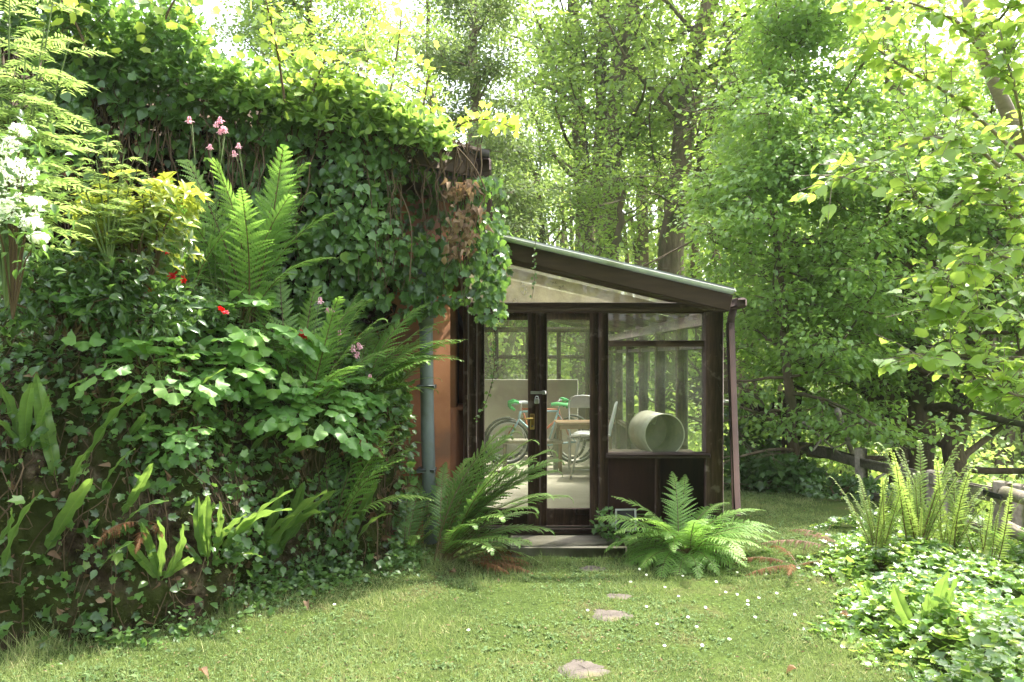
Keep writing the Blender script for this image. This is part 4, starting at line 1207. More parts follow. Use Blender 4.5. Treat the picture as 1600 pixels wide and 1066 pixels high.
# fallen leaves on the turf
LV, LF = leaf_ovate(.6, .3, .5)
for px, py, lab in ((1245, 1055, 'brown curled leaf fallen near the lawn front edge'), (712, 902, 'dark dead leaf lying left of the doorstep ferns'), (1312, 968, 'brown dead leaf at the foot of ivy carpet'), (385, 958, 'reddish dead leaf beside the left bank'), (310, 1058, 'pale dead leaf low on left of the lawn'), (480, 948, 'small dead leaf on the lawn near the bank foot')):
    p = ground_at(px, py); g = Geo(); g.add(LV * .075, LF, .4 + .5 * random.random()); o = g.obj('fallen_leaf', L_LITTER, loc=(p.x, p.y, p.z + .035)); o.rotation_euler = (random.uniform(-.3, .3), random.uniform(-.3, .3), random.uniform(0, 6)); tag(o, lab, 'fallen leaf', 'fallen leaves on the lawn')

# daisies
g = Geo(); n = 11; a = np.arange(n) * 2 * PI / n
tube(g, [(0, 0, -.035), (.002, 0, -.01), (0, 0, .0)], .0008, 4, mi=2, caps=False)
tv = np.array([[0, 0, 0], [.2, .4, .03], [.16, .95, .05], [-.16, .95, .05], [-.2, .4, .03]]); tf = np.array([[0, 1, 2, 3, 4]])
scatter(g, (tv, tf), np.stack([np.cos(a), np.sin(a), a * 0], 1) * .002, np.stack([np.cos(a), np.sin(a), a * 0 + .2], 1), np.tile([0, 0, 1.], (n, 1)), .0095, .7)
scatter(g, (tv, tf), np.stack([np.cos(a), np.sin(a), a * 0], 1) * .0005 + [0, 0, .0015], np.stack([np.cos(a), np.sin(a), a * 0 + .25], 1), np.tile([0, 0, 1.], (n, 1)), .0038, 1, 1)
DAISY = g.mesh('daisy', [L_WHITE, L_GOLD, L_GSTEM])
dz = [(1012, 905), (1002, 893), (1151, 902), (1118, 918), (1135, 930), (1150, 938), (1164, 949), (1172, 946), (1186, 942), (1098, 958), (1078, 973), (1090, 986), (1064, 938), (918, 961), (1038, 1019), (1096, 1016), (1210, 935), (1035, 925), (1120, 896), (1066, 876), (1085, 880), (1068, 905),
      (1240, 965), (1180, 970), (1030, 985), (985, 915), (1200, 905), (1260, 930), (1140, 1005), (1010, 955), (730, 990), (520, 952)]
for px, py in dz:
    p = ground_at(px + random.uniform(-5, 5), py + random.uniform(-3, 3))
    o = place(DAISY, 'daisy', None, Matrix.Translation((p.x, p.y, p.z + .03)) @ Matrix.Rotation(R(random.uniform(10, 40)), 4, 'X') @ Matrix.Rotation(random.uniform(0, 6), 4, 'Z'))
    tag(o, 'tiny white daisy open among the lawn grass', 'daisy', 'daisies in the lawn')


# ================================================================== undergrowth on the bank and at its foot
def undergrowth():
    n = 21000
    k = RNG.integers(0, len(flat), n); P = flat[k] + rnd(n, .015); N_ = flatN[k]
    px = 800 + FPX * P[:, 0] / P[:, 1]; py = 560 - FPX * (P[:, 2] - CAMZ) / P[:, 1]
    nz = noise3(P, 2.6, 41); nf = noise3(P, 9, 42)
    dens = np.clip((nz - .30) * 2.6, 0, 1) * (.35 + nf)
    bare = np.exp(-(((px - 150) / 110) ** 2 + ((py - 610) / 55) ** 2)) + np.exp(-(((px - 585) / 55) ** 2 + ((py - 740) / 90) ** 2)) * 1.1
    dens = np.maximum(dens, .22) * np.clip(1 - bare, .10, 1)
    top = P[:, 2] > 1.0
    dens = np.where(top, np.maximum(dens, .55), dens)
    ok = RNG.random(n) < dens
    P, N_, px, py = P[ok], N_[ok], px[ok], py[ok]; n = len(P)
    lift = RNG.random(n) ** 1.6 * .16
    P = P + N_ * lift[:, None] + np.array([0, 0, .04]) * RNG.random((n, 1))
    kind = noise3(P, 1.7, 44) + RNG.normal(0, .12, n)
    g = Geo()
    a = kind < .5
    D = N_ * .5 + rnd(n, .6) + [0, -.1, -.25]; NN = N_ + [0, -.25, .7] + rnd(n, .4)
    ti = np.clip(.40 + .5 * (noise3(P, 3, 45) - .5) + RNG.normal(0, .22, n), 0, 1)
    scatter(g, leaf_lobed(IVY), P[a], D[a], NN[a], .030 + .065 * RNG.random(a.sum()) ** 1.6, ti[a], 0)
    b = ~a
    scatter(g, leaf_ovate(.7), P[b], D[b], NN[b], .022 + .055 * RNG.random(b.sum()) ** 1.5, ti[b], 1)
    # low herbs where the bank meets the lawn
    m = 5200; s = RNG.random(m); i = (s * (NS - 1)).astype(int); off = RNG.normal(.05, .16, m)
    Q_ = np.zeros((m, 3)); dirn = ed[i] - fo[i]; dirn /= np.linalg.norm(dirn, axis=1, keepdims=True)
    Q_[:, :2] = fo[i] - dirn * off[:, None]; Q_[:, 2] = LAWN + .02 + .20 * RNG.random(m) ** 1.5 * np.clip(1 - np.abs(off) * 2.6, .1, 1)
    ok = noise3(Q_ * [1, 1, 0], 3.5, 47) > .36
    Q_ = Q_[ok]; m = len(Q_)
    scatter(g, leaf_ovate(.75), Q_, rnd(m, 1) * [1, 1, .4] + [0, -.3, .1], rnd(m, .4) + [0, -.3, 1], .022 + .038 * RNG.random(m), np.clip(.55 + RNG.normal(0, .22, m), 0, 1), 1)
    # dead leaves caught in it
    m = 420; k = RNG.integers(0, len(flat), m)
    scatter(g, leaf_ovate(.6, .25, .5), flat[k] + flatN[k] * .02, rnd(m, 1), flatN[k] + rnd(m, .5), .04 + .05 * RNG.random(m), RNG.random(m), 2)
    # thin trailing stems
    for _ in range(220):
        k = RNG.integers(0, NS * NT); i, j = divmod(k, NT); pts = []
        for q in range(6):
            i = int(np.clip(i + RNG.integers(-12, 13), 0, NS - 1)); j = int(np.clip(j - RNG.integers(0, 10), 0, NT - 1))
            pts.append(BP[i, j] + BN[i, j] * RNG.uniform(.0, .09))
        tube(g, smooth_curve(np.array(pts), 16), .0028, 4, mi=3, tint=RNG.random(), caps=False)
    for _ in range(260):                  # hanging roots and dead stalks
        i = int(RNG.integers(10, NS - 10)); j = int(RNG.integers(int(NT * .2), int(NT * .62))); L_ = int(RNG.integers(10, 40)); pts = []
        for q in range(5): pts.append(BP[int(np.clip(i + RNG.integers(-4, 5), 0, NS - 1)), max(0, j - q * L_ // 5)] + BN[i, max(0, j - q * L_ // 5)] * RNG.uniform(.005, .05))
        tube(g, smooth_curve(np.array(pts), 12), RNG.uniform(.0015, .005), 4, mi=3, tint=RNG.random(), caps=False)
    m = 1500; k = RNG.integers(0, len(flat), m)
    scatter(g, leaf_ovate(.35, .3, .8), flat[k] + flatN[k] * .02, rnd(m, .6) + [0, 0, -.9], flatN[k] + rnd(m, .6), .03 + .07 * RNG.random(m) ** 2, RNG.random(m) * .8, 2)
    o = g.obj('undergrowth', [L_IVY, L_UNDER, L_LITTER, L_STEM]); tag(o, 'mixed small leaves and creeping stems covering the bank', kind='stuff')


undergrowth()

# moss and rootlets: fine tufts over the bare bank face
def moss():
    n = 90000; k = RNG.integers(0, len(flat), n); P = flat[k] + rnd(n, .012); N_ = flatN[k]
    ok = (noise3(P, 5, 51) > .46)
    P, N_ = P[ok], N_[ok]; n = len(P); g = Geo()
    m_ = leaf_mat('moss_tuft', [(.0, (.03, .035, .008)), (.6, (.065, .075, .015)), (1, (.12, .115, .03))], (.05, .06, .01), .3, .8, .1)
    scatter(g, leaf_quad(.22, .02), P, N_ * .8 + rnd(n, .6) + [0, 0, -.3], N_ + rnd(n, .8), .012 + .03 * RNG.random(n) ** 2, np.clip(.45 + RNG.normal(0, .25, n), 0, 1))
    o = g.obj('moss', m_); tag(o, 'moss tufts on the steep bare bank', kind='stuff')


moss()


# ================================================================== ivy carpet on the right
def carpet():
    n = 21000
    y = RNG.uniform(3.3, 7.4, n); x = RNG.uniform(1.6, 5.4, n)
    e = edge_x(y)
    ok = (x > e + .10 * RNG.standard_normal(n))
    x, y, e = x[ok], y[ok], e[ok]
    h = .02 + .17 * sstep(0, .5, x - e) * (.35 + noise3(np.stack([x, y, x * 0], 1), 1.6, 61))
    P = np.stack([x, y, gz(x, y) + h * (.45 + .65 * RNG.random(len(x)))], 1)
    ok = (noise3(P, 3.6, 62) > .30) & (RNG.random(len(P)) < np.where(P[:, 1] > 6.0, .55, 1))
    P = P[ok]; n = len(P); g = Geo()
    ti = np.clip(.42 + .5 * (noise3(P, 2.4, 63) - .5) + RNG.normal(0, .2, n), 0, 1); ti[RNG.random(n) < .05] = 1
    scatter(g, leaf_lobed(IVY), P, rnd(n, 1) * [1, 1, .3] + [0, -.35, -.1], rnd(n, .38) + [0, -.15, 1], .034 + .05 * RNG.random(n), ti)
    for _ in range(60):
        k = RNG.integers(0, n); p = P[k]; d = RNG.normal(0, .5, 2); pts = [p + np.array([d[0] * q * .08, d[1] * q * .08, -.03 + RNG.normal(0, .012)]) for q in range(6)]
        tube(g, smooth_curve(np.array(pts), 12), .003, 4, mi=1, caps=False)
    o = g.obj('ivy_ground_cover', [L_COVER, L_STEM]); tag(o, 'carpet of glossy ivy beside the lawn', kind='stuff')


carpet()

# ================================================================== ivy on the house
L_IVYSHADE = leaf_mat('dead_ivy_hollow_shade', [(.0, (.022, .014, .009)), (.2, (.05, .032, .02)), (1, (.12, .08, .05))], (.02, .01, .005), .2, .9, .1)  # near-black leaf colour paints the shade of the hollow


def house_ivy():
    t = thing('ivy', 'dense ivy burying the house roof and hanging over its edge', 'ivy', (-2.3, 5.75, 1.6))
    O = Vector((2.3, -5.75, -1.6))

    def part(name, g, m):
        o = g.obj(name, m, t); o.location = O; return o

    def pts(s, tt, z):
        return np.stack([V0.x + U.x * s + ER.x * tt, V0.y + U.y * s + ER.y * tt, z], 1)
    out = -np.array(B)
    # hanging curtain
    n = 10500
    s = RNG.uniform(.02, 4.3, n); top = 3.40 + .165 * s
    bot = np.interp(s, [0, .25, .6, 1.0, 1.9, 2.4, 3.0, 4.3], [2.35, 2.1, 1.95, 1.95, 2.05, 2.45, 2.75, 2.6])
    z = top + .12 - (top - bot + .12) * RNG.random(n) ** 1.15
    bulge = noise3(np.stack([s, s * 0, z], 1), 1.9, 71)
    tt = RNG.normal(0, .05, n) + .16 - .42 * sstep(.3, 1.4, s) * np.clip(bulge - .2, 0, 1) - .10 * RNG.random(n)
    tt = np.where((z > top - .32) & (s > .72), np.minimum(tt, -.03 - .08 * RNG.random(n)), tt)
    P = pts(s, tt, z)
    dn = noise3(P * [1, 1, .8], 2.6, 72) * .75 + noise3(P, 8, 73) * .6
    ok = dn > .60 - .02 * sstep(.8, 1.6, s)
    bareboard = (s < .72) & (z > 3.1) & (z < 3.50)
    ok &= ~(bareboard & (RNG.random(n) < .72))
    ok &= ~((s < .55) & (s > .15) & (z > 2.7) & (z <= 3.1) & (RNG.random(n) < .35))
    cave = np.exp(-(((s - 2.75) / .75) ** 4 + ((z - 2.95) / .42) ** 4))
    ok &= RNG.random(n) > cave * .97
    P, s, z = P[ok], s[ok], z[ok]; n = len(P)
    D = rnd(n, .6) + np.array([0, 0, -1]) + out * .35; N_ = out * 1.0 + np.array([0, 0, .6]) + rnd(n, .62)
    ti = np.clip(.42 + .5 * (noise3(P, 1.8, 74) - .4) + RNG.normal(0, .22, n), 0, 1)
    adult = noise3(P, 1.2, 75) > .45
    g = Geo()
    sz = .038 + .07 * RNG.random(n) ** 1.3
    scatter(g, leaf_lobed(IVY_ADULT), P[adult], D[adult], N_[adult], sz[adult], ti[adult]); scatter(g, leaf_lobed(IVY), P[~adult], D[~adult], N_[~adult], sz[~adult], ti[~adult])
    part('hanging_foliage', g, L_IVY)
    # wall leaves under the eave, darkened in colour to paint the shade there
    n = 3600; s = RNG.uniform(.05, 4.6, n); z = RNG.uniform(1.5, 3.6, n)
    Pq = np.array(Q)[None] + np.array(U)[None] * s[:, None] + out[None] * (.03 + .10 * RNG.random((n, 1))); Pq[:, 2] = z
    ok = (noise3(Pq, 1.9, 76) > .36 - .16 * sstep(.9, 1.6, s)) & ~((s < .62) & (z < 2.2)) | ((s < .8) & (z > 2.25) & (RNG.random(n) < .8))
    cave = np.exp(-(((s - 2.75) / .8) ** 2 + ((z - 2.95) / .45) ** 2)); ok &= RNG.random(n) > cave * .95
    Pq = Pq[ok]; n = len(Pq); g = Geo()
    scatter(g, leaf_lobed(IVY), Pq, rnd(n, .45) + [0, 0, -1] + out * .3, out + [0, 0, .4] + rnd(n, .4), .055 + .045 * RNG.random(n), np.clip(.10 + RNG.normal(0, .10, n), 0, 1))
    part('wall_foliage', g, L_IVY)
    # dead ivy thatch coloured near-black to paint shade under the eave
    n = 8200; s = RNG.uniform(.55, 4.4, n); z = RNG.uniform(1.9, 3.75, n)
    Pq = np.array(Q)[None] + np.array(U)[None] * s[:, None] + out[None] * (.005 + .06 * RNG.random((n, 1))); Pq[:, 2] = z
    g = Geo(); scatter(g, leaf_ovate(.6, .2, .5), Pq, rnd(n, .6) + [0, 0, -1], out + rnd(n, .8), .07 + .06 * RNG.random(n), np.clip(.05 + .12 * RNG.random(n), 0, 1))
    part('withered_foliage', g, L_IVYSHADE)
    # top of the roof
    n = 19000; s = RNG.uniform(.32, 5.6, n); tt = -.30 + 2.6 * RNG.random(n) ** 1.7
    hmax = np.interp(s, [.2, .7, 1.3, 2.2, 2.6, 3.4, 5.6], [.08, .2, .3, .36, .64, .72, .55]) * (.1 + 1.8 * np.clip(noise3(np.stack([s, tt, s * 0], 1), 2.0, 77) * .7 + noise3(np.stack([s, tt, s * 0], 1), 5, 177) * .4 - .05, 0, 1))
    z = 3.44 + .165 * s + hmax * RNG.random(n) ** .7 - .18 * sstep(-.05, -.3, tt) * (.5 + RNG.random(n))
    P = pts(s, tt, z); N_ = rnd(n, .5) + [0, 0, 1] + out * .25; D = rnd(n, .8) + out * .3 + [0, 0, .1]
    g = Geo(); ti = np.clip(.5 + .5 * (noise3(P, 1.4, 78) - .5) + RNG.normal(0, .2, n) + .12 * (s < 2.0) - .38 * sstep(2.1, 2.7, s) * (tt < .9), 0, 1)
    old = (s + RNG.normal(0, .25, n)) > 2.15; sz = .04 + .055 * RNG.random(n)
    scatter(g, leaf_lobed(IVY_ADULT), P[~old], D[~old], N_[~old], sz[~old], ti[~old]); scatter(g, leaf_lobed(IVY), P[old], D[old], N_[old], sz[old], np.clip(ti[old] + .25, 0, 1), 1)
    part('roof_foliage', g, [L_IVYTOP, L_IVY])
    # stems
    g = Geo()
    for _ in range(230):
        s0 = RNG.uniform(.1, 4.3); z0 = 3.46 + .165 * s0; L_ = RNG.uniform(.3, 1.5); q = np.linspace(0, 1, 9)
        ss = s0 + np.cumsum(RNG.normal(0, .035, 9)); tz_ = -.04 + np.cumsum(RNG.normal(0, .018, 9))
        tube(g, pts(ss, tz_, z0 - L_ * q), np.linspace(.007, .003, 9), 4, tint=RNG.random(), caps=False)
    for _ in range(60):           # tangle of bare stems at the left
        s0 = RNG.normal(3.2, .22); L_ = RNG.uniform(.5, 1.3); q = np.linspace(0, 1, 9)
        ss = s0 + np.cumsum(RNG.normal(0, .04, 9)); tz_ = .0 + np.cumsum(RNG.normal(0, .03, 9))
        tube(g, pts(ss, tz_, 3.9 - L_ * q), np.linspace(.005, .002, 9), 4, tint=RNG.random() * .5, caps=False)
    for a, b in (((700, 215), (760, 300)), ((760, 300), (700, 372)), ((640, 190), (700, 300)), ((690, 262), (655, 210)), ((560, 300), (590, 400)), ((610, 270), (640, 440))):
        p, q = np.array(at(*a, 6.4)), np.array(at(*b, 6.35)); m = (p + q) / 2 + [random.uniform(.02, .1), -.05, random.uniform(-.03, .06)]
        tube(g, smooth_curve(np.array([p, m, q]), 10), [.006] * 10, 5, tint=.7, caps=False)
    part('stem', g, L_STEM)
    # withered sprays under the gutter
    g = Geo(); n = 190
    c = np.array([at(*p, 6.33) for p in ((735, 292), (722, 330), (728, 352), (712, 350), (735, 372), (716, 388), (706, 300), (728, 300), (750, 330))])
    P = c[RNG.integers(0, len(c), n)] + rnd(n, .045)
    scatter(g, leaf_ovate(.65, .3, .6), P, rnd(n, .5) + [0, 0, -1], rnd(n, .7) + out, .04 + .045 * RNG.random(n), np.clip(.75 + RNG.normal(0, .2, n), 0, 1))
    part('withered_foliage', g, L_LITTER)
    # mass hanging at the right, between eave and door
    n = 1250; px = RNG.normal(762, 24, n); py = RNG.uniform(275, 500, n); keep = (px < np.interp(py, [270, 380, 440, 500], [782, 800, 795, 790])) & (px > np.interp(py, [270, 400, 440, 500], [735, 700, 712, 742]))
    px, py = px[keep], py[keep]; n = len(px); Yd = RNG.uniform(6.35, 6.72, n)
    P = np.stack([(px - 800) * Yd / FPX, Yd, CAMZ - (py - 560) * Yd / FPX], 1); ok = noise3(P, 6, 79) > .36; P = P[ok]; n = len(P)
    g = Geo(); scatter(g, leaf_lobed(IVY), P, rnd(n, .45) + [0, 0, -1], rnd(n, .5) + [0, -1, .5], .045 + .04 * RNG.random(n), np.clip(.42 + RNG.normal(0, .25, n), 0, 1))
    part('hanging_foliage', g, L_IVY)


house_ivy()

vn = thing('ivy_vine', 'single thin ivy strand dangling in front of left door glass', 'ivy', at(776, 400, 6.72))
vp = smooth_curve(np.array([at(px, py, Y) for px, py, Y in ((783, 385, 6.68), (778, 430, 6.7), (770, 480, 6.72), (771, 540, 6.76), (772, 580, 6.78), (764, 615, 6.8), (752, 645, 6.84), (742, 655, 6.9))]), 46) - np.array(at(776, 400, 6.72))
g = Geo(); tube(g, vp, .0035, 5, tint=.2); g.obj('stem', L_STEM, vn)
k = RNG.integers(0, 46, 66); g = Geo(); scatter(g, leaf_lobed(IVY), vp[k] + rnd(66, .014), rnd(66, .6) + [0, 0, -.7], rnd(66, .5) + [0, -1, .4], .018 + .024 * RNG.random(66), np.clip(.5 + RNG.normal(0, .25, 66), 0, 1)); g.obj('foliage', L_IVY, vn)
vn2 = thing('ivy_vine', 'short thin ivy strand hanging across the gable glass', 'ivy', at(835, 378, 6.66))
vp = smooth_curve(np.array([at(px, py, 6.66) for px, py in ((838, 372), (834, 400), (836, 430), (831, 468))]), 24) - np.array(at(835, 378, 6.66))
g = Geo(); tube(g, vp, .0025, 5, tint=.2); g.obj('stem', L_STEM, vn2)
k = RNG.integers(0, 24, 22); g = Geo(); scatter(g, leaf_lobed(IVY), vp[k] + rnd(22, .012), rnd(22, .6) + [0, 0, -.7], rnd(22, .5) + [0, -1, .4], .016 + .02 * RNG.random(22), .4); g.obj('foliage', L_IVY, vn2)
si = shrub('ivy_clump', 'small ivy clump at the corner of doorstep and brown panel', 'ivy', (.86, 6.82, LAWN), [(0, 0, .18, .12, .08, .2), (.1, -.03, .08, .12, .1, .1)], L_IVY, leaf_lobed(IVY), .06, 130, lambda P: np.full(len(P), .55), stems=5, stem_r=.004)

# ================================================================== ferns
cover_g = None
b = lawn_xy(1068, 6.5)
fern('large bright green fern in front of brown panel right of doorstep', b, fan(30, .80, 0, 360, (12, 38), (0, 1, 1, 2, 3)) + fan(22, .66, 170, 370, (22, 48), (1, 2, 2, 3)) + [(1, 8, 22, .95), (2, 350, 22, .95), (1, 165, 20, .9), (2, 185, 26, .8), (3, 200, 30, .7), (3, 215, 20, .65), (3, 330, 25, .75), (0, 80, 8, .85), (0, 100, 6, .88), (0, 60, 10, .85), (1, 15, 30, .95), (2, 0, 30, .9), (1, -15, 28, .9)])
b = lawn_xy(690, 6.32)
fern('spreading fern with long arching fronds left of glass doors', b, [(v, az, ti * .7, l * 1.28) for v, az, ti, l in ((0, 20, 22, 1.05), (0, 5, 28, 1.05), (1, -5, 22, 1.0), (1, 15, 12, 1.05), (0, 35, 14, 1.0), (1, -20, 24, .9), (2, -10, 26, .9), (2, 10, 30, .85), (2, -35, 24, .75), (3, -15, 30, .8), (0, 60, 10, .9), (4, 90, 0, .8), (1, -60, 20, .7), (2, 30, 25, .9), (0, 0, 16, 1.0), (3, 25, 30, .85), (4, 12, 18, .95), (0, 10, 4, 1.15), (0, -12, 8, 1.15), (0, 28, 6, 1.2), (1, 5, 16, 1.15), (0, 45, 4, 1.1), (1, 22, 14, 1.2), (0, -30, 12, 1.0), (1, -45, 22, .85), (2, -60, 24, .8), (0, 8, 24, 1.2), (1, -2, 30, 1.1))], 'male')
b = lawn_xy(638, 6.5)
fern('dark upright fern growing tight against the bank end', b, [(0, 100, 2, .85), (0, 60, 6, .85), (4, 20, 8, .8), (0, 140, 8, .7), (1, -30, 12, .6), (4, 80, 0, .95), (0, 40, 12, .8), (1, -70, 15, .55)], 'male')
b = lawn_xy(735, 6.2, .06)
fern('collapsed rusty brown fern fronds beside the doorstep', b, [(1, -10, 10, .55), (2, -25, 14, .6), (1, 15, 8, .5), (2, -45, 10, .5), (0, 5, 10, .5), (2, 0, 16, .62)], 'dead')
b = lawn_xy(668, 6.62, .3)
fern('withered purple brown fern fronds below the orange wall', b, [(0, 60, 8, .75), (0, 30, 14, .75), (1, 45, 18, .7), (0, 90, 4, .7), (1, 20, 8, .65), (0, 75, 10, .85)], 'withered')
b = bank_xy(566, 6.12, .03)
fern('light green fern arching from bank top across orange wall', b, [(1, 5, 15, 1.05), (1, 0, 25, 1.0), (0, 10, 30, 1.05), (5, 20, 35, 1.0), (5, 5, 45, .95), (5, -10, 52, .9), (5, 35, 22, 1.05), (0, 10, 18, 1.05), (0, -8, 30, 1.0), (1, 5, 22, .95), (0, 25, 10, 1.1), (1, 18, 12, .95), (1, -8, 18, .85), (0, 45, 6, 1.1), (1, 40, 8, .9), (0, 60, 5, .85), (2, -20, 22, .6), (0, 100, 0, .8), (1, 140, 10, .7), (1, 30, 20, .85), (2, 200, 15, .6), (1, 170, 8, .65), (0, 80, 10, .75)], 'lady')
b = bank_xy(470, 5.75, .1)
fern('tall pale fern with curled tips beside pink flowered columbines', b, [(5, 80, 6, 1.35), (6, 20, 10, 1.3), (5, 10, 16, 1.3), (6, 120, 6, 1.45), (5, 170, 10, 1.25), (0, 60, 2, 1.3), (4, 10, 14, 1.2), (6, -40, 10, 1.2), (5, 200, 8, 1.3), (1, -30, 10, .9), (1, 200, 12, .9), (4, 100, 5, 1.2), (0, 30, 18, 1.0)], 'lady')
b = bank_xy(385, 5.7, .1)
fern('tall yellow green fern directly behind the columbine stems', b, [(4, 20, 4, 1.3), (4, 330, 6, 1.2), (4, 160, 4, 1.25), (4, 250, 8, 1.1), (0, 290, 6, 1.15), (4, 120, 3, 1.4), (0, 10, 10, 1.2), (5, 90, 4, 1.55), (6, 40, 6, 1.6), (5, 150, 6, 1.5), (6, 0, 8, 1.45), (5, 230, 5, 1.4), (6, 300, 6, 1.5), (4, 70, 6, 1.35), (4, 110, 6, 1.3), (0, 40, 10, 1.15), (0, 140, 10, 1.15), (1, 0, 12, .95), (1, 180, 12, .95), (4, 85, 0, 1.4)], 'lady')
b = bank_xy(525, 6.15)
fern('low shaded fern under the ivy beside the drainpipe', b, fan(9, .75, 0, 180, (0, 18), (0, 1, 1)), 'male')
b = Vector(at(40, 330, 4.6))
fern('large fern with widely spaced leaflets against the dark tangle', b, [(0, 35, 14, .80), (0, 55, 20, .6), (1, 20, 20, .5), (1, 100, 10, .55)], 'lady')
b = Vector(at(185, 372, 4.95))
fern('small yellow green fern in front of the golden shrub', b, [(0, 80, 5, .42), (0, 110, 8, .42), (0, 50, 8, .42), (4, 95, 2, .40), (0, 30, 14, .38), (1, 140, 12, .36)], 'lady')
for (px, py, n, L_, lab) in ((1372, 888, 24, .9, 'leftmost of the upright ferns with curled tips by the fence'), (1432, 885, 26, 1.2, 'tallest upright fern with curled tips by the fence'), (1482, 892, 20, 1.0, 'upright fern before the square fence post, curled tips'), (1545, 905, 10, .85, 'upright fern before the pale gate post, curled tips')):
    b = ground_at(px, py)
    fern(lab, b, [(random.choice((0, 1, 2, 3, 4)), random.uniform(0, 360), random.uniform(0, 17), L_ * random.uniform(.45, 1.05)) for _ in range(n)], 'upright', 'upright ferns along the fence')
b = ground_at(1612, 905)
fern('half seen fern at the right edge before the rails', b, fan(7, .7, 90, 270, (0, 20), (0, 1, 4)), 'male')
b = ground_at(1240, 893) + Vector((0, 0, .05))
fern('flattened rusty brown fern at the shaded lawn edge', b, [(1, 180, 8, .5), (2, 200, 12, .5), (1, 160, 8, .45), (2, 20, 10, .45), (1, 240, 5, .4), (0, 100, 6, .45)], 'dead')
b = ground_at(1310, 868) + Vector((0, 0, .05))
fern('pinkish withered fern frond lying left of upright ferns', b, [(2, 165, 14, .62), (1, 150, 8, .5), (2, 120, 8, .45)], 'withered')

# strap leaved ferns on the bank: (base px, tip px, variant)
def tongues(label, rows, dy=0.0):
    L_ = []
    for (bx, by, tx, ty, v) in rows:
        p = bank_at(bx, by); Yt = p.y - .10 - random.random() * .06
        L_.append((p, Vector(at(tx, ty, Yt)), v))
    return tongue_fern(label, L_)


tongues('strap fern with one tall yellow green blade on mossy bank', [(92, 755, 106, 598, 5), (120, 772, 132, 702, 3), (140, 722, 203, 618, 1), (165, 762, 196, 702, 3), (128, 640, 195, 622, 1)])
tongues('strap fern with narrow slanting blades low on the bank', [(78, 862, 142, 752, 1), (192, 800, 236, 728, 0), (205, 690, 240, 650, 1), (152, 880, 200, 845, 3), (200, 815, 250, 790, 2)])
tongues('broad bright strap leaf fern at far left edge', [(18, 898, 48, 770, 3), (2, 850, 20, 800, 1)])
tongues('largest strap fern clump at the foot of the bank', [(330, 872, 300, 782, 1), (335, 872, 322, 775, 3), (340, 870, 348, 790, 0), (345, 868, 375, 800, 3), (350, 870, 405, 805, 1), (355, 872, 465, 788, 2), (350, 878, 410, 868, 2), (330, 868, 318, 800, 4), (360, 868, 440, 770, 1), (320, 878, 262, 850, 2)])
tongues('dark strap fern right of the largest clump', [(415, 868, 440, 765, 0), (425, 868, 498, 763, 3), (430, 866, 520, 770, 1), (445, 858, 522, 785, 4), (420, 870, 470, 800, 2), (438, 862, 480, 760, 0)])
tongues('dark strap fern low in the left corner of the bank', [(250, 905, 225, 820, 0), (256, 905, 262, 815, 3), (262, 905, 300, 832, 1), (245, 905, 190, 850, 4), (268, 905, 320, 880, 2)])
tongues('strap fern high on the bank beside the mossy patch', [(30, 700, 5, 600, 1), (38, 700, 45, 600, 3), (45, 705, 72, 622, 0), (28, 705, -15, 640, 4)])
tongues('small three bladed strap fern near the bank end', [(552, 838, 546, 785, 3), (560, 838, 596, 755, 1), (568, 840, 612, 795, 4), (556, 838, 575, 790, 0)])
tongues('sparse strap fern among columbine leaves above bare bank', [(300, 640, 345, 580, 1), (395, 700, 480, 660, 2), (370, 640, 372, 600, 0), (440, 720, 500, 690, 4)])
bb = ground_at(1440, 1000)
tongue_fern('bright strap fern standing in the ivy carpet on right', [(bb + Vector((dx, dy, 0)), Vector(at(tx, ty, bb.y + dy - .1)), v) for dx, dy, tx, ty, v in ((.12, .05, 1475, 893, 3), (.14, .0, 1497, 905, 1), (.0, .0, 1392, 912, 3), (-.02, .03, 1380, 960, 4), (.0, -.02, 1445, 948, 3), (.05, .02, 1432, 930, 1), (.02, -.05, 1458, 960, 2))])
bb = ground_at(1362, 958)
tongue_fern('slim dark strap fern left of the bright one', [(bb + Vector((dx, 0, 0)), Vector(at(tx, ty, bb.y - .08)), v) for dx, tx, ty, v in ((0, 1338, 908, 0), (.02, 1352, 925, 5), (.03, 1372, 935, 1))])

# columbines
def cleaves(n, L0, L1, az=(150, 390)):
    return [(random.uniform(*az), random.uniform(2, 50), random.uniform(L0, L1)) for _ in range(n)]


b = bank_at(375, 565)
columbine('large columbine with a mound of green leaves, tall pink flowers', b, [(random.uniform(150, 400), random.uniform(0, 62), random.uniform(.22, .52)) for _ in range(52)] + [(az, ti, l) for az, ti, l in ((0, 55, .6), (15, 50, .58), (350, 60, .6), (-15, 48, .5), (340, 40, .5))],
          [(Vector(at(338, 195, b.y)) - b, [(0, 0, .0), (.03, 0, .035), (.055, -.01, -.03)]), (Vector(at(372, 228, b.y)) - b, [(.005, 0, .0), (-.03, 0, -.06)]), (Vector(at(300, 188, b.y - .05)) - b, [(-.02, 0, 0)]), (Vector(at(352, 208, b.y)) - b, [(0, 0, .02), (-.04, 0, .01)]), (Vector(at(328, 230, b.y)) - b, [(0, 0, 0)])], .028)
b = bank_at(545, 640)
columbine('smaller columbine with pale pink flowers under arching fern', b, [(random.uniform(130, 340), random.uniform(5, 60), random.uniform(.2, .42)) for _ in range(24)],
          [(Vector(at(552, 545, b.y - .1)) - b, [(0, 0, 0), (.05, 0, .02), (.03, 0, -.05)]), (Vector(at(578, 590, b.y - .12)) - b, [(0, 0, 0)]), (Vector(at(512, 485, b.y)) - b, [(0, 0, 0), (.04, 0, 0)]), (Vector(at(530, 520, b.y)) - b, [(0, 0, 0)])], .034)
b = bank_at(450, 650)
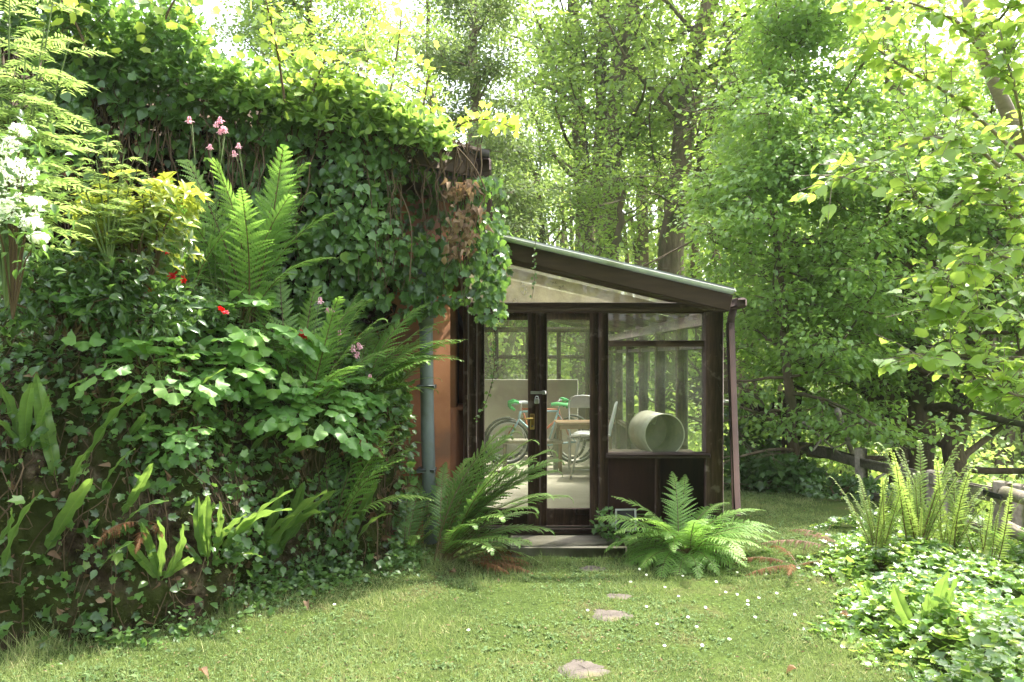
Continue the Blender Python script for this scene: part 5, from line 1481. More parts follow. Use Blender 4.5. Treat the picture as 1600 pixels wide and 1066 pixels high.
columbine('low flowerless columbine spilling over the bare bank', b, [(random.uniform(190, 360), random.uniform(15, 75), random.uniform(.18, .36)) for _ in range(28)], [], .03)
b = bank_at(290, 700)
columbine('flowerless columbine above the strap ferns on the bank', b, [(random.uniform(190, 350), random.uniform(10, 70), random.uniform(.14, .3)) for _ in range(16)], [], .03)

b = bank_xy(330, 5.35)
columbine('columbine mound left of the tall one, half hidden by strap ferns', b, [(random.uniform(170, 380), random.uniform(0, 60), random.uniform(.2, .45)) for _ in range(30)], [], .03)
b = bank_xy(490, 5.8)
columbine('columbine between the tall one and the arching fern', b, [(random.uniform(170, 400), random.uniform(0, 65), random.uniform(.2, .5)) for _ in range(34)], [(Vector(at(500, 470, b.y)) - b, [(0, 0, 0)])], .03)
b = bank_xy(300, 5.55, .05)
fern('pale lady fern between the golden shrub and columbine stems', b, [(5, 90, 6, 1.15), (6, 40, 10, 1.05), (5, 150, 8, 1.1), (4, 0, 12, .95), (4, 200, 12, .9), (0, 60, 15, 1.0), (5, 270, 6, 1.0)], 'lady')
b = bank_xy(520, 5.9, .05)
fern('lady fern leaning out toward the drainpipe below the ivy', b, [(5, 30, 12, 1.2), (6, 0, 18, 1.15), (0, 15, 10, 1.1), (4, 60, 8, 1.15), (0, -20, 16, 1.0), (5, 90, 5, 1.1), (1, 0, 26, .95), (0, 40, 22, 1.1)], 'lady')
for px, py, n_, L0, lab in ((430, 590, 30, .34, 'columbine mound with broad leaves above the dark strap fern'), (245, 600, 20, .3, 'small columbine on the shoulder of the mossy bank'), (545, 700, 16, .26, 'columbine hanging on the bare bank end'), (150, 530, 16, .3, 'columbine under the dark glossy shrub')):
    b = bank_at(px, py)
    columbine(lab, b, [(random.uniform(180, 370), random.uniform(5, 75), L0 * random.uniform(.6, 1.35)) for _ in range(n_)], [], .03)
for px, py, az, lab in ((245, 810, 250, 'brown dead fronds drooping over the lower left bank'), (575, 690, 280, 'brown dead fronds drooping from the bank end')):
    b = bank_at(px, py)
    fern(lab, b, [(0, az, 20, .4), (1, az + 30, 30, .36), (2, az - 30, 30, .38), (1, az + 60, 20, .3)], 'dead')
b = bank_xy(215, 5.2)
fern('low bright fern under the azalea at left', b, fan(8, .55, 180, 380, (5, 30), (0, 1, 4)), 'lady')
b = bank_xy(600, 6.35, -.1)
fern('fern tumbling down the bare end of the bank', b, fan(9, .6, 240, 400, (10, 45), (0, 1, 2)), 'male')

# shrubs
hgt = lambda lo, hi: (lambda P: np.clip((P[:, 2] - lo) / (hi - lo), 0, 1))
b = Vector(at(215, 470, 5.05))
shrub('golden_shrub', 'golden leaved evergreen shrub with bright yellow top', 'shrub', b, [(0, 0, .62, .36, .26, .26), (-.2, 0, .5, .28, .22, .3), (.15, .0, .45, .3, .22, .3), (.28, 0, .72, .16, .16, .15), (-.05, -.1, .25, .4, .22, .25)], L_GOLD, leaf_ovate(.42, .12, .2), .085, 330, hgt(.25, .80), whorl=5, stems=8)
b = Vector(at(110, 520, 4.8))
shrub('glossy_shrub', 'dark glossy shrub left of the red flowers', 'shrub', b, [(0, 0, .30, .42, .24, .3), (.3, .05, .25, .3, .22, .25), (-.3, 0, .3, .3, .22, .3), (.55, .1, .15, .25, .2, .2)], L_SHRUB, leaf_ovate(.5, .12, .2), .075, 1900, lambda P: np.full(len(P), .45), stems=9)
b = bank_at(280, 500)
shrub('azalea', 'small azalea with a few red flowers above the columbine', 'shrub', b, [(0, 0, .15, .3, .2, .18), (.25, -.05, .1, .22, .2, .15)], L_SHRUB, leaf_ovate(.5, .12, .2), .05, 700, lambda P: np.full(len(P), .6), stems=7,
      flowers=(REDF, [at(285, 437, b.y - .22), at(276, 428, b.y - .2), at(268, 432, b.y - .18), at(345, 484, b.y - .3), at(352, 489, b.y - .3), at(474, 527, 5.6), at(470, 521, 5.62), at(258, 395, b.y - .1), at(234, 452, b.y - .15)], .03))

# tall feathery plant and white plumes at the left edge
def feathery(label, base, stems, llen, nl, group=None):
    t = thing('tall_perennial', label, 'plant', base, 0, group); g = Geo(); P, D, N_, S = [], [], [], []
    for tip in stems:
        tip = Vector(tip) - Vector(base); pts = [tip * u + Vector((0, 0, .06)) * math.sin(u * PI) for u in np.linspace(0, 1, 8)]
        tube(g, [tuple(p) for p in pts], np.linspace(.008, .003, 8), 5, caps=False)
        for k in range(nl):
            u = .25 + .75 * (k + .5) / nl; p = np.array(tip) * u + [0, 0, .06 * math.sin(u * PI)]; az = k * 2.4 + random.random()
            d = np.array([math.cos(az), math.sin(az), .25]); d /= np.linalg.norm(d)
            # a compound leaf: narrow leaflets in pairs along a rib
            rib = llen * random.uniform(.7, 1.1) * (1.15 - .5 * u)
            e = p + d * rib + [0, 0, -.25 * rib]
            tube(g, [p, p + d * rib * .5 + [0, 0, .02], e], [.0025, .002, .001], 4, caps=False)
            for q in range(9):
                w_ = .22 + .78 * q / 8; c = p + (e - p) * w_ + [0, 0, .03 * math.sin(w_ * PI)]
                for s in (-1, 1):
                    sd_ = np.array([-d[1], d[0], 0]) * s
                    P.append(c); D.append(sd_ * .9 + d * .8 + [0, 0, -.15 + random.gauss(0, .12)]); N_.append(np.array([0, 0, 1.]) + np.random.default_rng(len(P)).normal(0, .25, 3)); S.append(rib * .42 * (1 - .45 * w_) * random.uniform(.8, 1.15))
    g.obj('stem', L_GSTEM, t); g = Geo()
    scatter(g, leaf_ovate(.20, .03, .15), np.array(P), np.array(D), np.array(N_), np.array(S), np.clip(.5 + RNG.normal(0, .2, len(P)), 0, 1)); g.obj('foliage', L_FEATHER, t)
    return t


b = Vector(at(10, 480, 4.1))
feathery('tall feathery yellow green plant filling the upper left corner', b, [at(-60, 30, 4.1), at(15, -20, 4.0), at(70, 40, 4.15), at(40, 90, 3.9), at(-20, 130, 3.95), at(95, 110, 4.2), at(55, 160, 4.1), at(0, 60, 4.2), at(-10, 200, 3.9), at(110, 60, 4.3), at(85, -10, 4.3)], .34, 15)
b = Vector(at(170, 420, 4.75))
feathery('small feathery plant left of the golden shrub', b, [at(168, 205, 4.75), at(150, 250, 4.7), at(195, 235, 4.8), at(120, 270, 4.65), at(215, 262, 4.85), at(100, 300, 4.6)], .22, 10)
b = Vector(at(20, 470, 4.05)); t = thing('white_flowered_shrub', 'shrub with drooping clusters of tiny white flowers at left', 'shrub', b)
g = Geo(); gl = Geo(); fl = []
for (px, py, w_, h_) in ((12, 225, .10, .12), (35, 270, .12, .10), (20, 320, .12, .12), (45, 345, .10, .07), (60, 372, .075, .04), (55, 318, .08, .05), (8, 270, .1, .1), (-10, 330, .1, .12), (30, 210, .08, .08)):
    c = np.array(at(px, py, 3.8)) - np.array(b); gf = Geo(); n = 380; w_ *= .66; h_ *= .75
    P = RNG.standard_normal((n, 3)); P /= np.linalg.norm(P, axis=1, keepdims=True); P = c + P * RNG.random((n, 1)) ** .4 * [w_, w_, h_]
    ok = noise3(P, 26, 81) > .45; P = P[ok]; n = len(P)
    tv = np.array([[0, 0, 0], [.3, .5, .1], [0, 1, .2], [-.3, .5, .1]]); tf = np.array([[0, 1, 2, 3]])
    for q in range(6): scatter(gf, (tv, tf), P, rnd(n, 1), rnd(n, 1) + [0, -.5, .5], .0095, RNG.random(n))
    gf.obj('flower_cluster', L_WHITE, t)
    tube(g, [(0, 0, -.1), c * .5 + [0, 0, .05], c], [.006, .005, .003], 5, caps=False)
    m = 26; scatter(gl, leaf_ovate(.5), c + rnd(m, .11), rnd(m, .7) + [0, 0, -.3], rnd(m, .4) + [0, -.3, 1], .06, np.clip(.6 + RNG.normal(0, .2, m), 0, 1))
g.obj('stem', L_STEM, t); gl.obj('foliage', L_UNDER, t)

# ================================================================== fence on the right
fn = thing('fence', 'weathered post and rail fence running back along right side', 'fence', (4.2, 6.2, LAWN))
FO = Vector((-4.2, -6.2, -LAWN))


def fobj(name, g, m):
    o = g.obj(name, m, fn); o.location = FO; return o


PST = [((1243, 618), 725, 12.0, .13), ((1346, 700), 800, 9.6, .12), ((1458, 735), 850, 7.62, .11), ((1476, 737), 850, 7.45, .10), ((1565, 752), 900, 6.15, .11), ((1592, 757), 900, 6.3, .12), ((1745, 800), 980, 5.0, .12)]
for (px, tp), bp, Y, wd in PST:
    x, y, z1 = at(px, tp, Y); z0 = float(gz(x, Y)) - .3
    g = Geo(); Mx = Matrix.Translation((x, y, 0)) @ Matrix.Rotation(R(random.uniform(-8, 8) + 25), 4, 'Z') @ Matrix.Rotation(R(random.gauss(0, 1.5)), 4, 'Y')
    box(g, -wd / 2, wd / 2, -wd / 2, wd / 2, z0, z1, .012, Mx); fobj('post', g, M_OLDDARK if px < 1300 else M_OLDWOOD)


def rail(a, Ya, b_, Yb, h=.11, m=M_OLDWOOD, d=.045):
    p, q = np.array(at(*a, Ya)), np.array(at(*b_, Yb)); g = Geo()
    beam(g, p, q, d, h, bev=.014); fobj('rail', g, m)


rail((1238, 693), 11.95, (1350, 724), 9.55, .16); rail((1346, 723), 9.52, (1462, 750), 7.5, .12); rail((1480, 757), 7.38, (1568, 777), 6.06, .13)
rail((1285, 742), 10.9, (1350, 772), 9.55, .12); rail((1350, 772), 9.52, (1462, 805), 7.5, .11); rail((1480, 812), 7.38, (1568, 838), 6.06, .10)
for (a, Ya, b_, Yb, r) in (((1570, 770), 6.05, (1745, 812), 4.95, .055), ((1570, 822), 6.05, (1745, 905), 4.95, .055)):
    p, q = np.array(at(*a, Ya)), np.array(at(*b_, Yb)); g = Geo(); tube(g, [p, (p + q) / 2 + [0, 0, -.01], q], [r, r * .95, r], 10, rough=.03); fobj('rail', g, M_OLDWOOD)
p, q = np.array(at(1538, 768, 6.42)), np.array(at(1566, 776, 6.02)); g = Geo(); beam(g, p + [-.03, -.03, 0], q + [-.03, -.03, 0], .008, .045, bev=.002); fobj('hinge_strap', g, M_BLACK)

pf = thing('paling_fence', 'dark upright paling fence panel beyond the garden room corner', 'fence', at(1200, 700, 12.6))
PO = Vector(at(1200, 700, 12.6))
for k in range(11):
    px = 1160 + 8 * k; x, y, z1 = at(px, 612 + random.uniform(-6, 6), 12.6); g = Geo(); z0 = float(gz(x, y)) - .1
    Mx = Matrix.Translation((x - PO.x, y - PO.y, -PO.z)) @ Matrix.Rotation(R(random.gauss(0, 1.6)), 4, 'Y')
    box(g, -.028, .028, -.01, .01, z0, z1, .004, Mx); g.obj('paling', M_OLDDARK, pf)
for py in (640, 690):
    g = Geo(); beam(g, np.array(at(1155, py, 12.64)) - np.array(PO), np.array(at(1246, py + 2, 12.64)) - np.array(PO), .04, .08); g.obj('rail', M_OLDDARK, pf)

# fallen branches caught on the fence
db = thing('dead_branch', 'bare broken branches propped against the far fence rail', 'branch', at(1340, 800, 9.9)); DO = np.array(at(1340, 800, 9.9))
g = Geo()
for pts, r in ((((1308, 640), (1325, 690), (1352, 760), (1366, 800)), .045), (((1255, 660), (1290, 690), (1335, 730)), .022), (((1270, 705), (1300, 672), (1345, 668)), .015), (((1366, 800), (1380, 840)), .03), (((1325, 690), (1300, 700), (1270, 690)), .014), (((1352, 760), (1390, 735), (1420, 720)), .02)):
    P = smooth_curve(np.array([at(px, py, 9.9 + .15 * i) for i, (px, py) in enumerate(pts)]), 14) - DO; tube(g, P, np.linspace(r, r * .5, 14), 6, tint=.8)
g.obj('branch', M_OLDWOOD, db)

# shrubs near the fence
for (px, py, Y, blobs, n, sz, lab) in (
        (1215, 800, 10.2, [(0, 0, .22, .5, .4, .28), (.4, .2, .15, .35, .4, .2), (-.45, .1, .25, .3, .3, .35)], 1300, .12, 'broad leaved dark shrub behind the downpipe'),
        (1310, 805, 9.4, [(0, 0, .1, .5, .4, .17), (.35, 0, .08, .4, .35, .14)], 900, .085, 'low bush below the fence rail'),
        (1175, 790, 11.4, [(0, 0, .5, .4, .4, .55), (-.2, 0, .9, .3, .3, .4)], 1000, .11, 'shaded bush before the paling fence')):
    x, y, _ = at(px, py, Y); b = Vector((x, y, float(gz(x, y))))
    shrub('bush', lab, 'shrub', b, blobs, L_SHRUB, leaf_lobed(IVY) if sz > .1 else leaf_ovate(.8), sz, n, lambda P: np.full(len(P), .55), stems=9, group='bushes near the far fence')
# ================================================================== trees
M_BARK = surf_mat('bark', [(.2, (.07, .05, .03)), (.5, (.16, .118, .075)), (.8, (.25, .195, .13))], scale=4, stretch=(3, 3, .6), rough=.95, bump=1.0, detail=10, dist=.04, second=(1.6, .46, .64, (.075, .085, .03)))
M_HAZELBARK = surf_mat('smooth_grey_bark', [(.25, (.16, .125, .09)), (.6, (.26, .21, .155)), (.85, (.34, .29, .23))], scale=6, stretch=(2, 2, 6), rough=.8, bump=.3)
L_OAK = leaf_mat('oak_leaf', [(.0, (.055, .10, .016)), (.5, (.095, .16, .022)), (1, (.16, .22, .035))], (.26, .36, .03), 1.1, .5, .35)
L_CONIFER = leaf_mat('feathery_conifer_leaf', [(.0, (.045, .075, .02)), (.5, (.075, .115, .03)), (1, (.12, .17, .04))], (.17, .24, .04), 1.0, .6, .25)
L_BIG = leaf_mat('hornbeam_leaf', [(.0, (.05, .10, .016)), (.5, (.09, .17, .024)), (1, (.155, .24, .036))], (.26, .38, .03), 1.1, .42, .45)
L_HAZEL = leaf_mat('hazel_leaf', [(.0, (.06, .115, .016)), (.5, (.10, .175, .024)), (1, (.16, .24, .035))], (.31, .40, .028), 1.1, .42, .4)
L_WOOD = leaf_mat('woodland_leaf', [(.0, (.06, .105, .022)), (.5, (.10, .16, .03)), (1, (.16, .22, .045))], (.28, .36, .045), 1.1, .6, .25)
L_SAP = leaf_mat('sapling_leaf', [(.0, (.07, .13, .016)), (.5, (.13, .20, .022)), (1, (.24, .28, .028))], (.38, .46, .025), 1.15, .45, .35)


def limb(g, p, d, L_, r, n=7, wob=.12, up=.0, sides=6):
    pts = [np.array(p, float)]; d = np.array(d, float); d /= np.linalg.norm(d)
    for k in range(n - 1):
        d = d + RNG.normal(0, wob, 3) + np.array([0, 0, up]); d /= np.linalg.norm(d)
        pts.append(pts[-1] + d * L_ / (n - 1))
    P = np.array(pts); tube(g, P, np.linspace(r, max(.004, r * .28), n), sides, caps=False)
    return P


def tree(label, cat, name, trunks, limbs, sub, leaf_m, tpl, lsize, per, spread, bark=M_BARK, group=None, flatz=.35, up=.05, limb_len=4.0, t0=.3, az=None, elev=(5, 45), droop=0.0, tint0=.5, limb_r=.3, twig=.6, tintfun=None, keepfun=None):
    """trunks: lists of (x, y, z, radius). Limbs leave each trunk, branches leave limbs, twigs carry the leaves."""
    base = Vector(trunks[0][0][:3]); t = thing(name, label, cat, base, 0, group); g = Geo(); A = []; D = []
    bo = np.array(base)
    for tr in trunks:
        tr = np.array(tr, float); C = smooth_curve(tr, 26); P = C[:, :3] - bo
        P[1:-1, :2] += RNG.normal(0, .018, (24, 2)) * 1.5
        tube(g, P, C[:, 3], 10, rough=.05)
        for k in range(limbs):
            u = t0 + (1 - t0) * (k + RNG.random()) / limbs; i = min(24, int(u * 25)); p = P[i]
            a = RNG.uniform(0, 2 * PI) if az is None else R(RNG.uniform(*az)); e = R(RNG.uniform(*elev))
            Lk = limb_len * RNG.uniform(.6, 1.1) * (1.1 - .55 * u)
            W = limb(g, p, [math.cos(a) * math.cos(e), math.sin(a) * math.cos(e), math.sin(e)], Lk, C[i, 3] * limb_r, 8, .16, up - droop)
            for q in range(sub):
                v = .25 + .75 * (q + RNG.random()) / sub; j = min(6, int(v * 7)); w0 = W[j] + (W[j + 1] - W[j]) * (v * 7 - j)
                dd = (W[j + 1] - W[j]); dd /= np.linalg.norm(dd)
                nd = dd * .6 + RNG.normal(0, .75, 3) * [1, 1, flatz * 1.4] + [0, 0, .1 - droop]
                X = limb(g, w0, nd, Lk * .38 * RNG.uniform(.6, 1.2) * (1.15 - .5 * v), max(.008, C[i, 3] * limb_r * .32 * (1 - .6 * v)), 5, .2, up * .6 - droop, 4)
                for m in range(1, 5):
                    A.append(X[m]); D.append(X[m] - X[m - 1])
                    if m > 1 and twig:
                        for _ in range(2):
                            td = RNG.normal(0, 1, 3) * [1, 1, flatz] + (X[m] - X[m - 1]) / (np.linalg.norm(X[m] - X[m - 1]) + 1e-6) * .6
                            td /= np.linalg.norm(td); e2 = X[m] + td * twig * RNG.uniform(.4, 1)
                            tube(g, [X[m], e2], [.006, .003], 3, caps=False)
                            A += [X[m] * .4 + e2 * .6, e2]; D += [td, td]
    g.obj('trunk', bark, t, True)
    A = np.array(A); D = np.array(D); D /= np.linalg.norm(D, axis=1, keepdims=True) + 1e-9
    if keepfun is not None:
        k = keepfun(A + bo); A, D = A[k], D[k]
    n = len(A) * per; k = np.repeat(np.arange(len(A)), per)
    off = RNG.normal(0, 1, (n, 3)) * [spread, spread, spread * flatz * 1.3]
    P = A[k] + off; dirs = D[k] * .5 + off / spread * .35 + rnd(n, .35) + [0, 0, -.25 - droop]; nrm = rnd(n, .45) + [0, 0, 1]
    ti = np.clip(tint0 + .45 * (noise3(P + bo, .7, 91) - .5) + RNG.normal(0, .17, n), 0, 1)
    gl = Geo(); scatter(gl, tpl, P, dirs, nrm, lsize * RNG.uniform(.65, 1.2, n), ti); gl.obj('crown', leaf_m, t)
    return t, n


NL = 0
gzf = lambda x, y: float(gz(x, y)) - .2


def trunkpts(rows, Y, r0, r1, lean=0.0, r_top=None):
    """trunk through the given points of the photograph at depth Y, carried down to the ground"""
    pts = [at(px, py, Y + lean * i) for i, (px, py) in enumerate(rows)]
    b = pts[0]; z = gzf(b[0], b[1])
    out = [(b[0], b[1], z, r0 * 1.1)] + [(p[0], p[1], p[2], r0 + (r1 - r0) * (i / max(1, len(pts) - 1))) for i, p in enumerate(pts)]
    return out


LQ = leaf_quad(.75, .12)
LQN = leaf_quad(.62, .10)
# tall oaks beyond the garden room
oak = dict(cat='tree', name='oak_tree', leaf_m=L_OAK, tpl=LQ, group='tall oaks behind the garden room')
_, n = tree('pale oak trunk with forked top, left of the ivy wrapped pair', trunks=[trunkpts([(918, 400), (912, 300), (905, 200), (900, 110), (893, -40), (885, -200)], 22, .26, .15)], limbs=22, sub=5, lsize=.155, per=4, spread=.30, limb_len=4.2, t0=.35, **oak); NL += n
_, n = tree('twin stemmed oak whose right stem forks near the top edge', trunks=[trunkpts([(948, 400), (955, 300), (958, 200), (968, 90), (985, 20), (1010, -80), (1030, -220)], 19.5, .29, .15), trunkpts([(940, 392), (926, 330), (935, 250), (938, 120), (945, 20), (935, -150)], 20.2, .20, .12)], limbs=17, sub=5, lsize=.15, per=4, spread=.28, limb_len=3.8, t0=.38, **oak); NL += n
_, n = tree('thick trunked oak with low side stem right of the twin one', trunks=[trunkpts([(1050, 400), (1062, 300), (1070, 200), (1080, 110), (1098, 40), (1120, -60), (1130, -200)], 18.5, .31, .16), trunkpts([(1056, 385), (1090, 300), (1095, 230), (1094, 150)], 19.0, .15, .06)], limbs=20, sub=5, lsize=.15, per=4, spread=.28, limb_len=4.2, t0=.36, **oak); NL += n
_, n = tree('slender oak standing farthest back between the large trunks', trunks=[trunkpts([(1005, 400), (1000, 250), (992, 120), (990, -100)], 27, .22, .12)], limbs=14, sub=5, lsize=.17, per=4, spread=.34, limb_len=4.0, t0=.3, **oak); NL += n
# fine leaved tree left of them
_, n = tree('grey green feathery conifer rising behind the house gutter', 'tree', 'conifer', [trunkpts([(745, 420), (742, 300), (740, 120), (738, -60)], 15, .2, .06)], 46, 6, L_CONIFER, leaf_quad(.45, .05), .11, 9, .2, limb_len=2.3, t0=.0, elev=(-10, 25), droop=.05, flatz=.3, twig=.4, limb_r=.22, group=None); NL += n
_, n = tree('pale birch like tree behind the left end of the roof', 'tree', 'birch_tree', [trunkpts([(500, 250), (490, 130), (480, 20), (470, -150)], 21, .18, .07)], 30, 6, L_OAK, LQN, .12, 12, .34, limb_len=3.8, t0=.15, elev=(10, 50), group=None, twig=.5); NL += n
_, n = tree('thin young tree in the bright gap above the ivy roof', 'tree', 'young_tree', [trunkpts([(675, 260), (672, 140), (668, 40), (665, -80)], 24, .10, .04)], 22, 5, L_OAK, LQN, .12, 4, .28, limb_len=2.4, t0=.2, elev=(25, 60), group=None, twig=.4); NL += n
# understory right behind the glass room
_, n = tree('spreading light green understory tree just over the glass roof', 'tree', 'understory_tree', [trunkpts([(960, 440), (968, 350), (975, 280)], 16.5, .10, .05), trunkpts([(850, 430), (845, 350), (835, 270)], 16.8, .10, .04)], 12, 5, L_OAK, LQN, .115, 4, .24, limb_len=2.4, t0=.05, elev=(0, 40), group=None, twig=.5); NL += n
# broad tree on the right: layered sprays right down to the fence
keep = lambda P: (800 + FPX * P[:, 0] / P[:, 1] > np.interp(560 - FPX * (P[:, 2] - CAMZ) / P[:, 1], [0, 200, 380, 470, 600, 800], [1190, 1130, 1075, 1125, 1165, 1200])) & ((560 - FPX * (P[:, 2] - CAMZ) / P[:, 1] < 655) | (P[:, 1] > 12.8))
_, n = tree('broad hornbeam with layered leafy sprays right of the garden room', 'tree', 'hornbeam_tree', [trunkpts([(1440, 640), (1420, 420), (1400, 200), (1390, -100), (1380, -300)], 12.5, .20, .09), trunkpts([(1500, 660), (1560, 450), (1640, 250), (1680, 0)], 12.0, .17, .07), trunkpts([(1400, 650), (1310, 520), (1240, 380), (1210, 220), (1200, 60)], 12.6, .15, .05)], 32, 8, L_BIG, leaf_ovate(.72, .10, .2), .105, 8, .24, limb_len=4.3, t0=.14, elev=(-6, 34), droop=.03, flatz=.17, twig=.5, keepfun=keep, limb_r=.35); NL += n
_, n = tree('younger hornbeam overhanging the downpipe corner of the garden room', 'tree', 'hornbeam_tree', [trunkpts([(1235, 640), (1225, 520), (1215, 400), (1200, 280), (1195, 150)], 10.6, .07, .02)], 38, 7, L_BIG, leaf_ovate(.75, .10, .2), .085, 6, .19, limb_len=2.1, t0=.12, elev=(-12, 22), droop=.05, flatz=.18, twig=.35, limb_r=.4,
            keepfun=lambda P: 800 + FPX * P[:, 0] / P[:, 1] > np.interp(560 - FPX * (P[:, 2] - CAMZ) / P[:, 1], [0, 200, 380, 470, 600, 800], [1180, 1110, 1072, 1150, 1160, 1180]) + 1000 * (560 - FPX * (P[:, 2] - CAMZ) / P[:, 1] > 690)); NL += n


# hazel reaching in from the right, close to the camera
def hazel():
    b = at(1690, 700, 5.2); base = Vector((b[0], b[1], gzf(b[0], b[1])))
    t = thing('hazel_tree', 'hazel with large sunlit leaves reaching in from right edge', 'tree', base); bo = np.array(base); g = Geo(); A = []; D = []
    main = smooth_curve(np.array([base - base, np.array(at(1640, 330, 5.0)) - bo, np.array(at(1590, 210, 4.95)) - bo, np.array(at(1545, 110, 4.9)) - bo, np.array(at(1522, 40, 4.9)) - bo, np.array(at(1490, -80, 4.9)) - bo]), 24)
    tube(g, main, np.linspace(.065, .022, 24), 9, rough=.03)
    arms = [[(1600, 250, 4.9), (1500, 160, 4.7), (1420, 110, 4.6), (1360, 70, 4.5)], [(1600, 300, 4.9), (1530, 235, 4.7), (1450, 215, 4.5), (1370, 250, 4.45), (1300, 285, 4.4)], [(1640, 420, 5.0), (1560, 300, 4.6), (1470, 330, 4.5), (1420, 300, 4.4)],
            [(1660, 480, 5.0), (1590, 410, 4.5), (1520, 400, 4.4), (1480, 440, 4.3)], [(1670, 560, 5.0), (1600, 500, 4.4), (1520, 490, 4.3), (1460, 480, 4.3)], [(1680, 640, 5.1), (1600, 580, 4.4), (1500, 555, 4.25), (1430, 560, 4.2)],
            [(1550, 110, 4.9), (1500, 40, 4.7), (1440, 10, 4.6), (1350, -10, 4.5)], [(1530, 60, 4.9), (1570, 20, 4.6), (1590, -30, 4.5)], [(1610, 280, 5), (1590, 160, 4.5), (1570, 80, 4.4)], [(1680, 600, 5.1), (1620, 620, 4.3), (1570, 610, 4.2), (1530, 575, 4.2)], [(1640, 400, 5), (1580, 340, 4.5), (1560, 270, 4.4)]]
    for a in arms:
        P = smooth_curve(np.array([np.array(at(*q)) - bo for q in a]), 14); tube(g, P, np.linspace(.014, .004, 14), 5, caps=False)
        for i in range(3, 14):
            for s in range(4):
                dd = P[i] - P[i - 1]; dd /= np.linalg.norm(dd); td = dd * .5 + RNG.normal(0, .7, 3) * [1, 1, .6] + [0, 0, .05]; td /= np.linalg.norm(td); L_ = RNG.uniform(.08, .32)
                e = P[i] + td * L_; tube(g, [P[i], P[i] + td * L_ * .5 + [0, 0, .01], e], [.003, .0025, .0015], 4, caps=False)
                for u in np.arange(.25, 1.05, .28): A.append(P[i] + td * L_ * u); D.append(td)
    g.obj('trunk', M_HAZELBARK, t, True)
    A = np.array(A); D = np.array(D); n = len(A)
    gl = Geo(); V, F = leaf_fine(.92, .10, .28, .03)
    side = np.cross(D, [0, 0, 1.]); side *= np.where(np.arange(n) % 2, 1, -1)[:, None]
    scatter(gl, (V, F), A + rnd(n, .012), D * .5 + side * .8 + rnd(n, .25) + [0, 0, -.16], rnd(n, .42) + [0, -.1, 1], RNG.uniform(.045, .10, n), np.clip(.55 + RNG.normal(0, .22, n), 0, 1)); gl.obj('crown', L_HAZEL, t)


hazel()

# saplings and shoots above the ivy roof
def shoot(label, rows, n, sz, sp, cat='sapling'):
    pts = np.array([at(*r) for r in rows]); base = Vector(pts[0]); t = thing('sapling', label, cat, base, 0, 'leafy shoots above the roof'); P = smooth_curve(pts, 20) - pts[0]
    g = Geo(); tube(g, P, np.linspace(.012, .004, 20), 5, caps=False); k = RNG.integers(4, 20, n)
    A = P[k] + rnd(n, sp)
    for q in range(0, n, 3): tube(g, [P[k[q]], A[q]], .002, 3, caps=False)
    g.obj('stem', L_STEM, t); gl = Geo()
    scatter(gl, leaf_lobed([(0, .72), (22, .48), (42, .5), (60, .62), (80, .42), (110, .48), (140, .36), (180, .3), (-140, .36), (-110, .48), (-80, .42), (-60, .62), (-42, .5), (-22, .48)], .06), A, rnd(n, .6) + [0, 0, -.45], rnd(n, .5) + [0, -.3, .9], sz * RNG.uniform(.6, 1.15, n), np.clip(.55 + RNG.normal(0, .22, n), 0, 1)); gl.obj('foliage', L_SAP, t)


shoot('tall thin shoot rising into the bright gap over the roof', [(600, 200, 6.6), (612, 130, 6.6), (622, 70, 6.6), (628, 15, 6.6)], 34, .095, .06)
shoot('drooping yellow green shoot over the middle of the roof', [(445, 160, 5.9), (430, 60, 5.7), (415, 0, 5.6), (405, -60, 5.6)], 75, .09, .09)
shoot('lime green spray above the end of the gutter', [(690, 215, 6.9), (730, 190, 6.8), (770, 188, 6.7), (800, 200, 6.6)], 60, .10, .06)
shoot('bushy sunlit shoot left of the tall thin one', [(540, 180, 6.3), (555, 130, 6.3), (570, 100, 6.3), (585, 80, 6.3)], 70, .08, .13)
shoot('sunlit shoot right of the tall thin one', [(650, 210, 6.7), (660, 170, 6.7), (668, 130, 6.7), (672, 105, 6.7)], 80, .08, .10)
shoot('sunlit shoot where roof ivy meets the drooping one', [(480, 175, 6.0), (490, 140, 6.0), (500, 110, 6.0), (510, 90, 6.0)], 90, .08, .12)
shoot('lime shoots standing on the high left part of roof ivy', [(250, 60, 5.8), (262, 20, 5.8), (280, -10, 5.8), (300, -30, 5.8)], 70, .09, .16)
shoot('pale broad leaved shoot above the left end of ivy', [(140, 90, 5.6), (120, 40, 5.6), (100, 10, 5.6), (90, -30, 5.6)], 60, .10, .12)


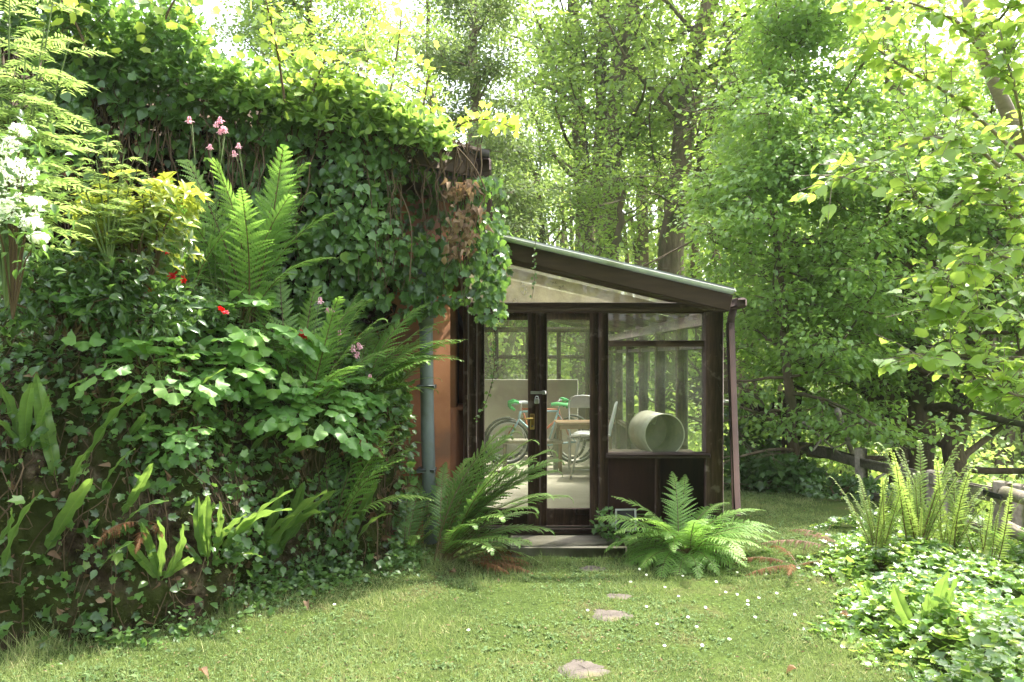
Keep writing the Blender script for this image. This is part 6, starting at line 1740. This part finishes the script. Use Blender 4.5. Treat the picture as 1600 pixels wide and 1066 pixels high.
# the wood beyond, one mass
def woodland():
    g = Geo(); P_, S_ = [], []
    def crown(c, r, n, s):
        d = RNG.standard_normal((n, 3)); d /= np.linalg.norm(d, axis=1, keepdims=True); rad = RNG.random(n) ** .45
        P = np.array(c) + d * np.array(r) * rad[:, None]; k = noise3(P, .55, 95) > .44; P_.append(P[k]); S_.append(np.full(k.sum(), s))
    for _ in range(330):
        Y = RNG.uniform(25, 52); x = RNG.uniform(-.85, .9) * Y; px = 800 + FPX * x / Y
        top = np.interp(px, [0, 350, 480, 600, 660, 720, 800, 1000, 1200, 1400, 1600], [14, 15, 14, 9.5, 7.0, 9, 13, 15, 17, 17, 17]) * (Y / 36) * RNG.uniform(.7, 1.15)
        z0 = gzf(x, Y) + 1; h = top - z0
        for q in range(5):
            cz = z0 + h * RNG.uniform(.1, .95); rr = RNG.uniform(1.2, 2.6)
            crown((x + RNG.normal(0, 1.6), Y + RNG.normal(0, 1.6), cz), (rr, rr, rr * .7), 420, .24)
        tube(g, [(x, Y, z0 - 1.5), (x + RNG.normal(0, .3), Y, z0 + h * .5), (x + RNG.normal(0, .6), Y, z0 + h * .9)], [.22, .16, .05], 6, mi=1, tint=.4, caps=False)
    for _ in range(90):                    # lower growth just beyond the garden
        Y = RNG.uniform(15, 24); x = RNG.uniform(2.2, 16) if RNG.random() < .6 else RNG.uniform(-14, -4.5); z0 = gzf(x, Y)
        crown((x, Y, z0 + RNG.uniform(.5, 2.6)), (1.5, 1.3, 1.2), 420, .15)
    P = np.concatenate(P_); n = len(P); S = np.concatenate(S_)
    scatter(g, leaf_quad(.75, .12), P, rnd(n, .8) + [0, 0, -.3], rnd(n, .55) + [0, 0, 1], S * RNG.uniform(.6, 1.2, n), np.clip(.5 + .5 * (noise3(P, .35, 96) - .5) + RNG.normal(0, .16, n), 0, 1))
    o = g.obj('woodland', [L_WOOD, M_BARK]); tag(o, 'sunlit deciduous wood closing the view beyond the garden', kind='stuff')
    # unseen wood behind the camera, added to block low sky light and reflect
    g = Geo(); P_.clear(); S_.clear()
    for _ in range(64):
        a = RNG.uniform(R(188), R(352)); d = RNG.uniform(12, 20); x, Y = d * math.cos(a), d * math.sin(a); z0 = LAWN
        for q in range(3): crown((x, Y, z0 + RNG.uniform(.5, 7)), (1.9, 1.9, 1.5), 260, .28)
        tube(g, [(x, Y, z0 - .5), (x, Y, z0 + 4), (x + .3, Y, z0 + 8)], [.2, .15, .06], 6, mi=1, tint=.4, caps=False)
    P = np.concatenate(P_); n = len(P)
    scatter(g, leaf_quad(.75, .12), P, rnd(n, .8) + [0, 0, -.3], rnd(n, .55) + [0, 0, 1], .28, np.clip(.5 + RNG.normal(0, .2, n), 0, 1))
    o = g.obj('woodland', [L_WOOD, M_BARK]); tag(o, 'unseen wood edge added to dim sky light and reflect in panes', kind='stuff')
    return len(P)


NL += woodland()
print('leaves', NL)
# ================================================================== haze volume added to veil and lift the background
def haze(dens):
    g = Geo(); box(g, -75, 75, -8, 130, -30, 32)
    m, nt, N, L = nodes_of('veil_haze'); out = N.new('ShaderNodeOutputMaterial'); v = N.new('ShaderNodeVolumePrincipled')
    v.inputs['Color'].default_value = (.93, .96, .90, 1); v.inputs['Density'].default_value = dens; v.inputs['Anisotropy'].default_value = .35
    L.new(v.outputs[0], out.inputs['Volume'])
    o = g.obj('haze', m); tag(o, 'thin haze added to lift the background', kind='stuff')


haze(.0006)
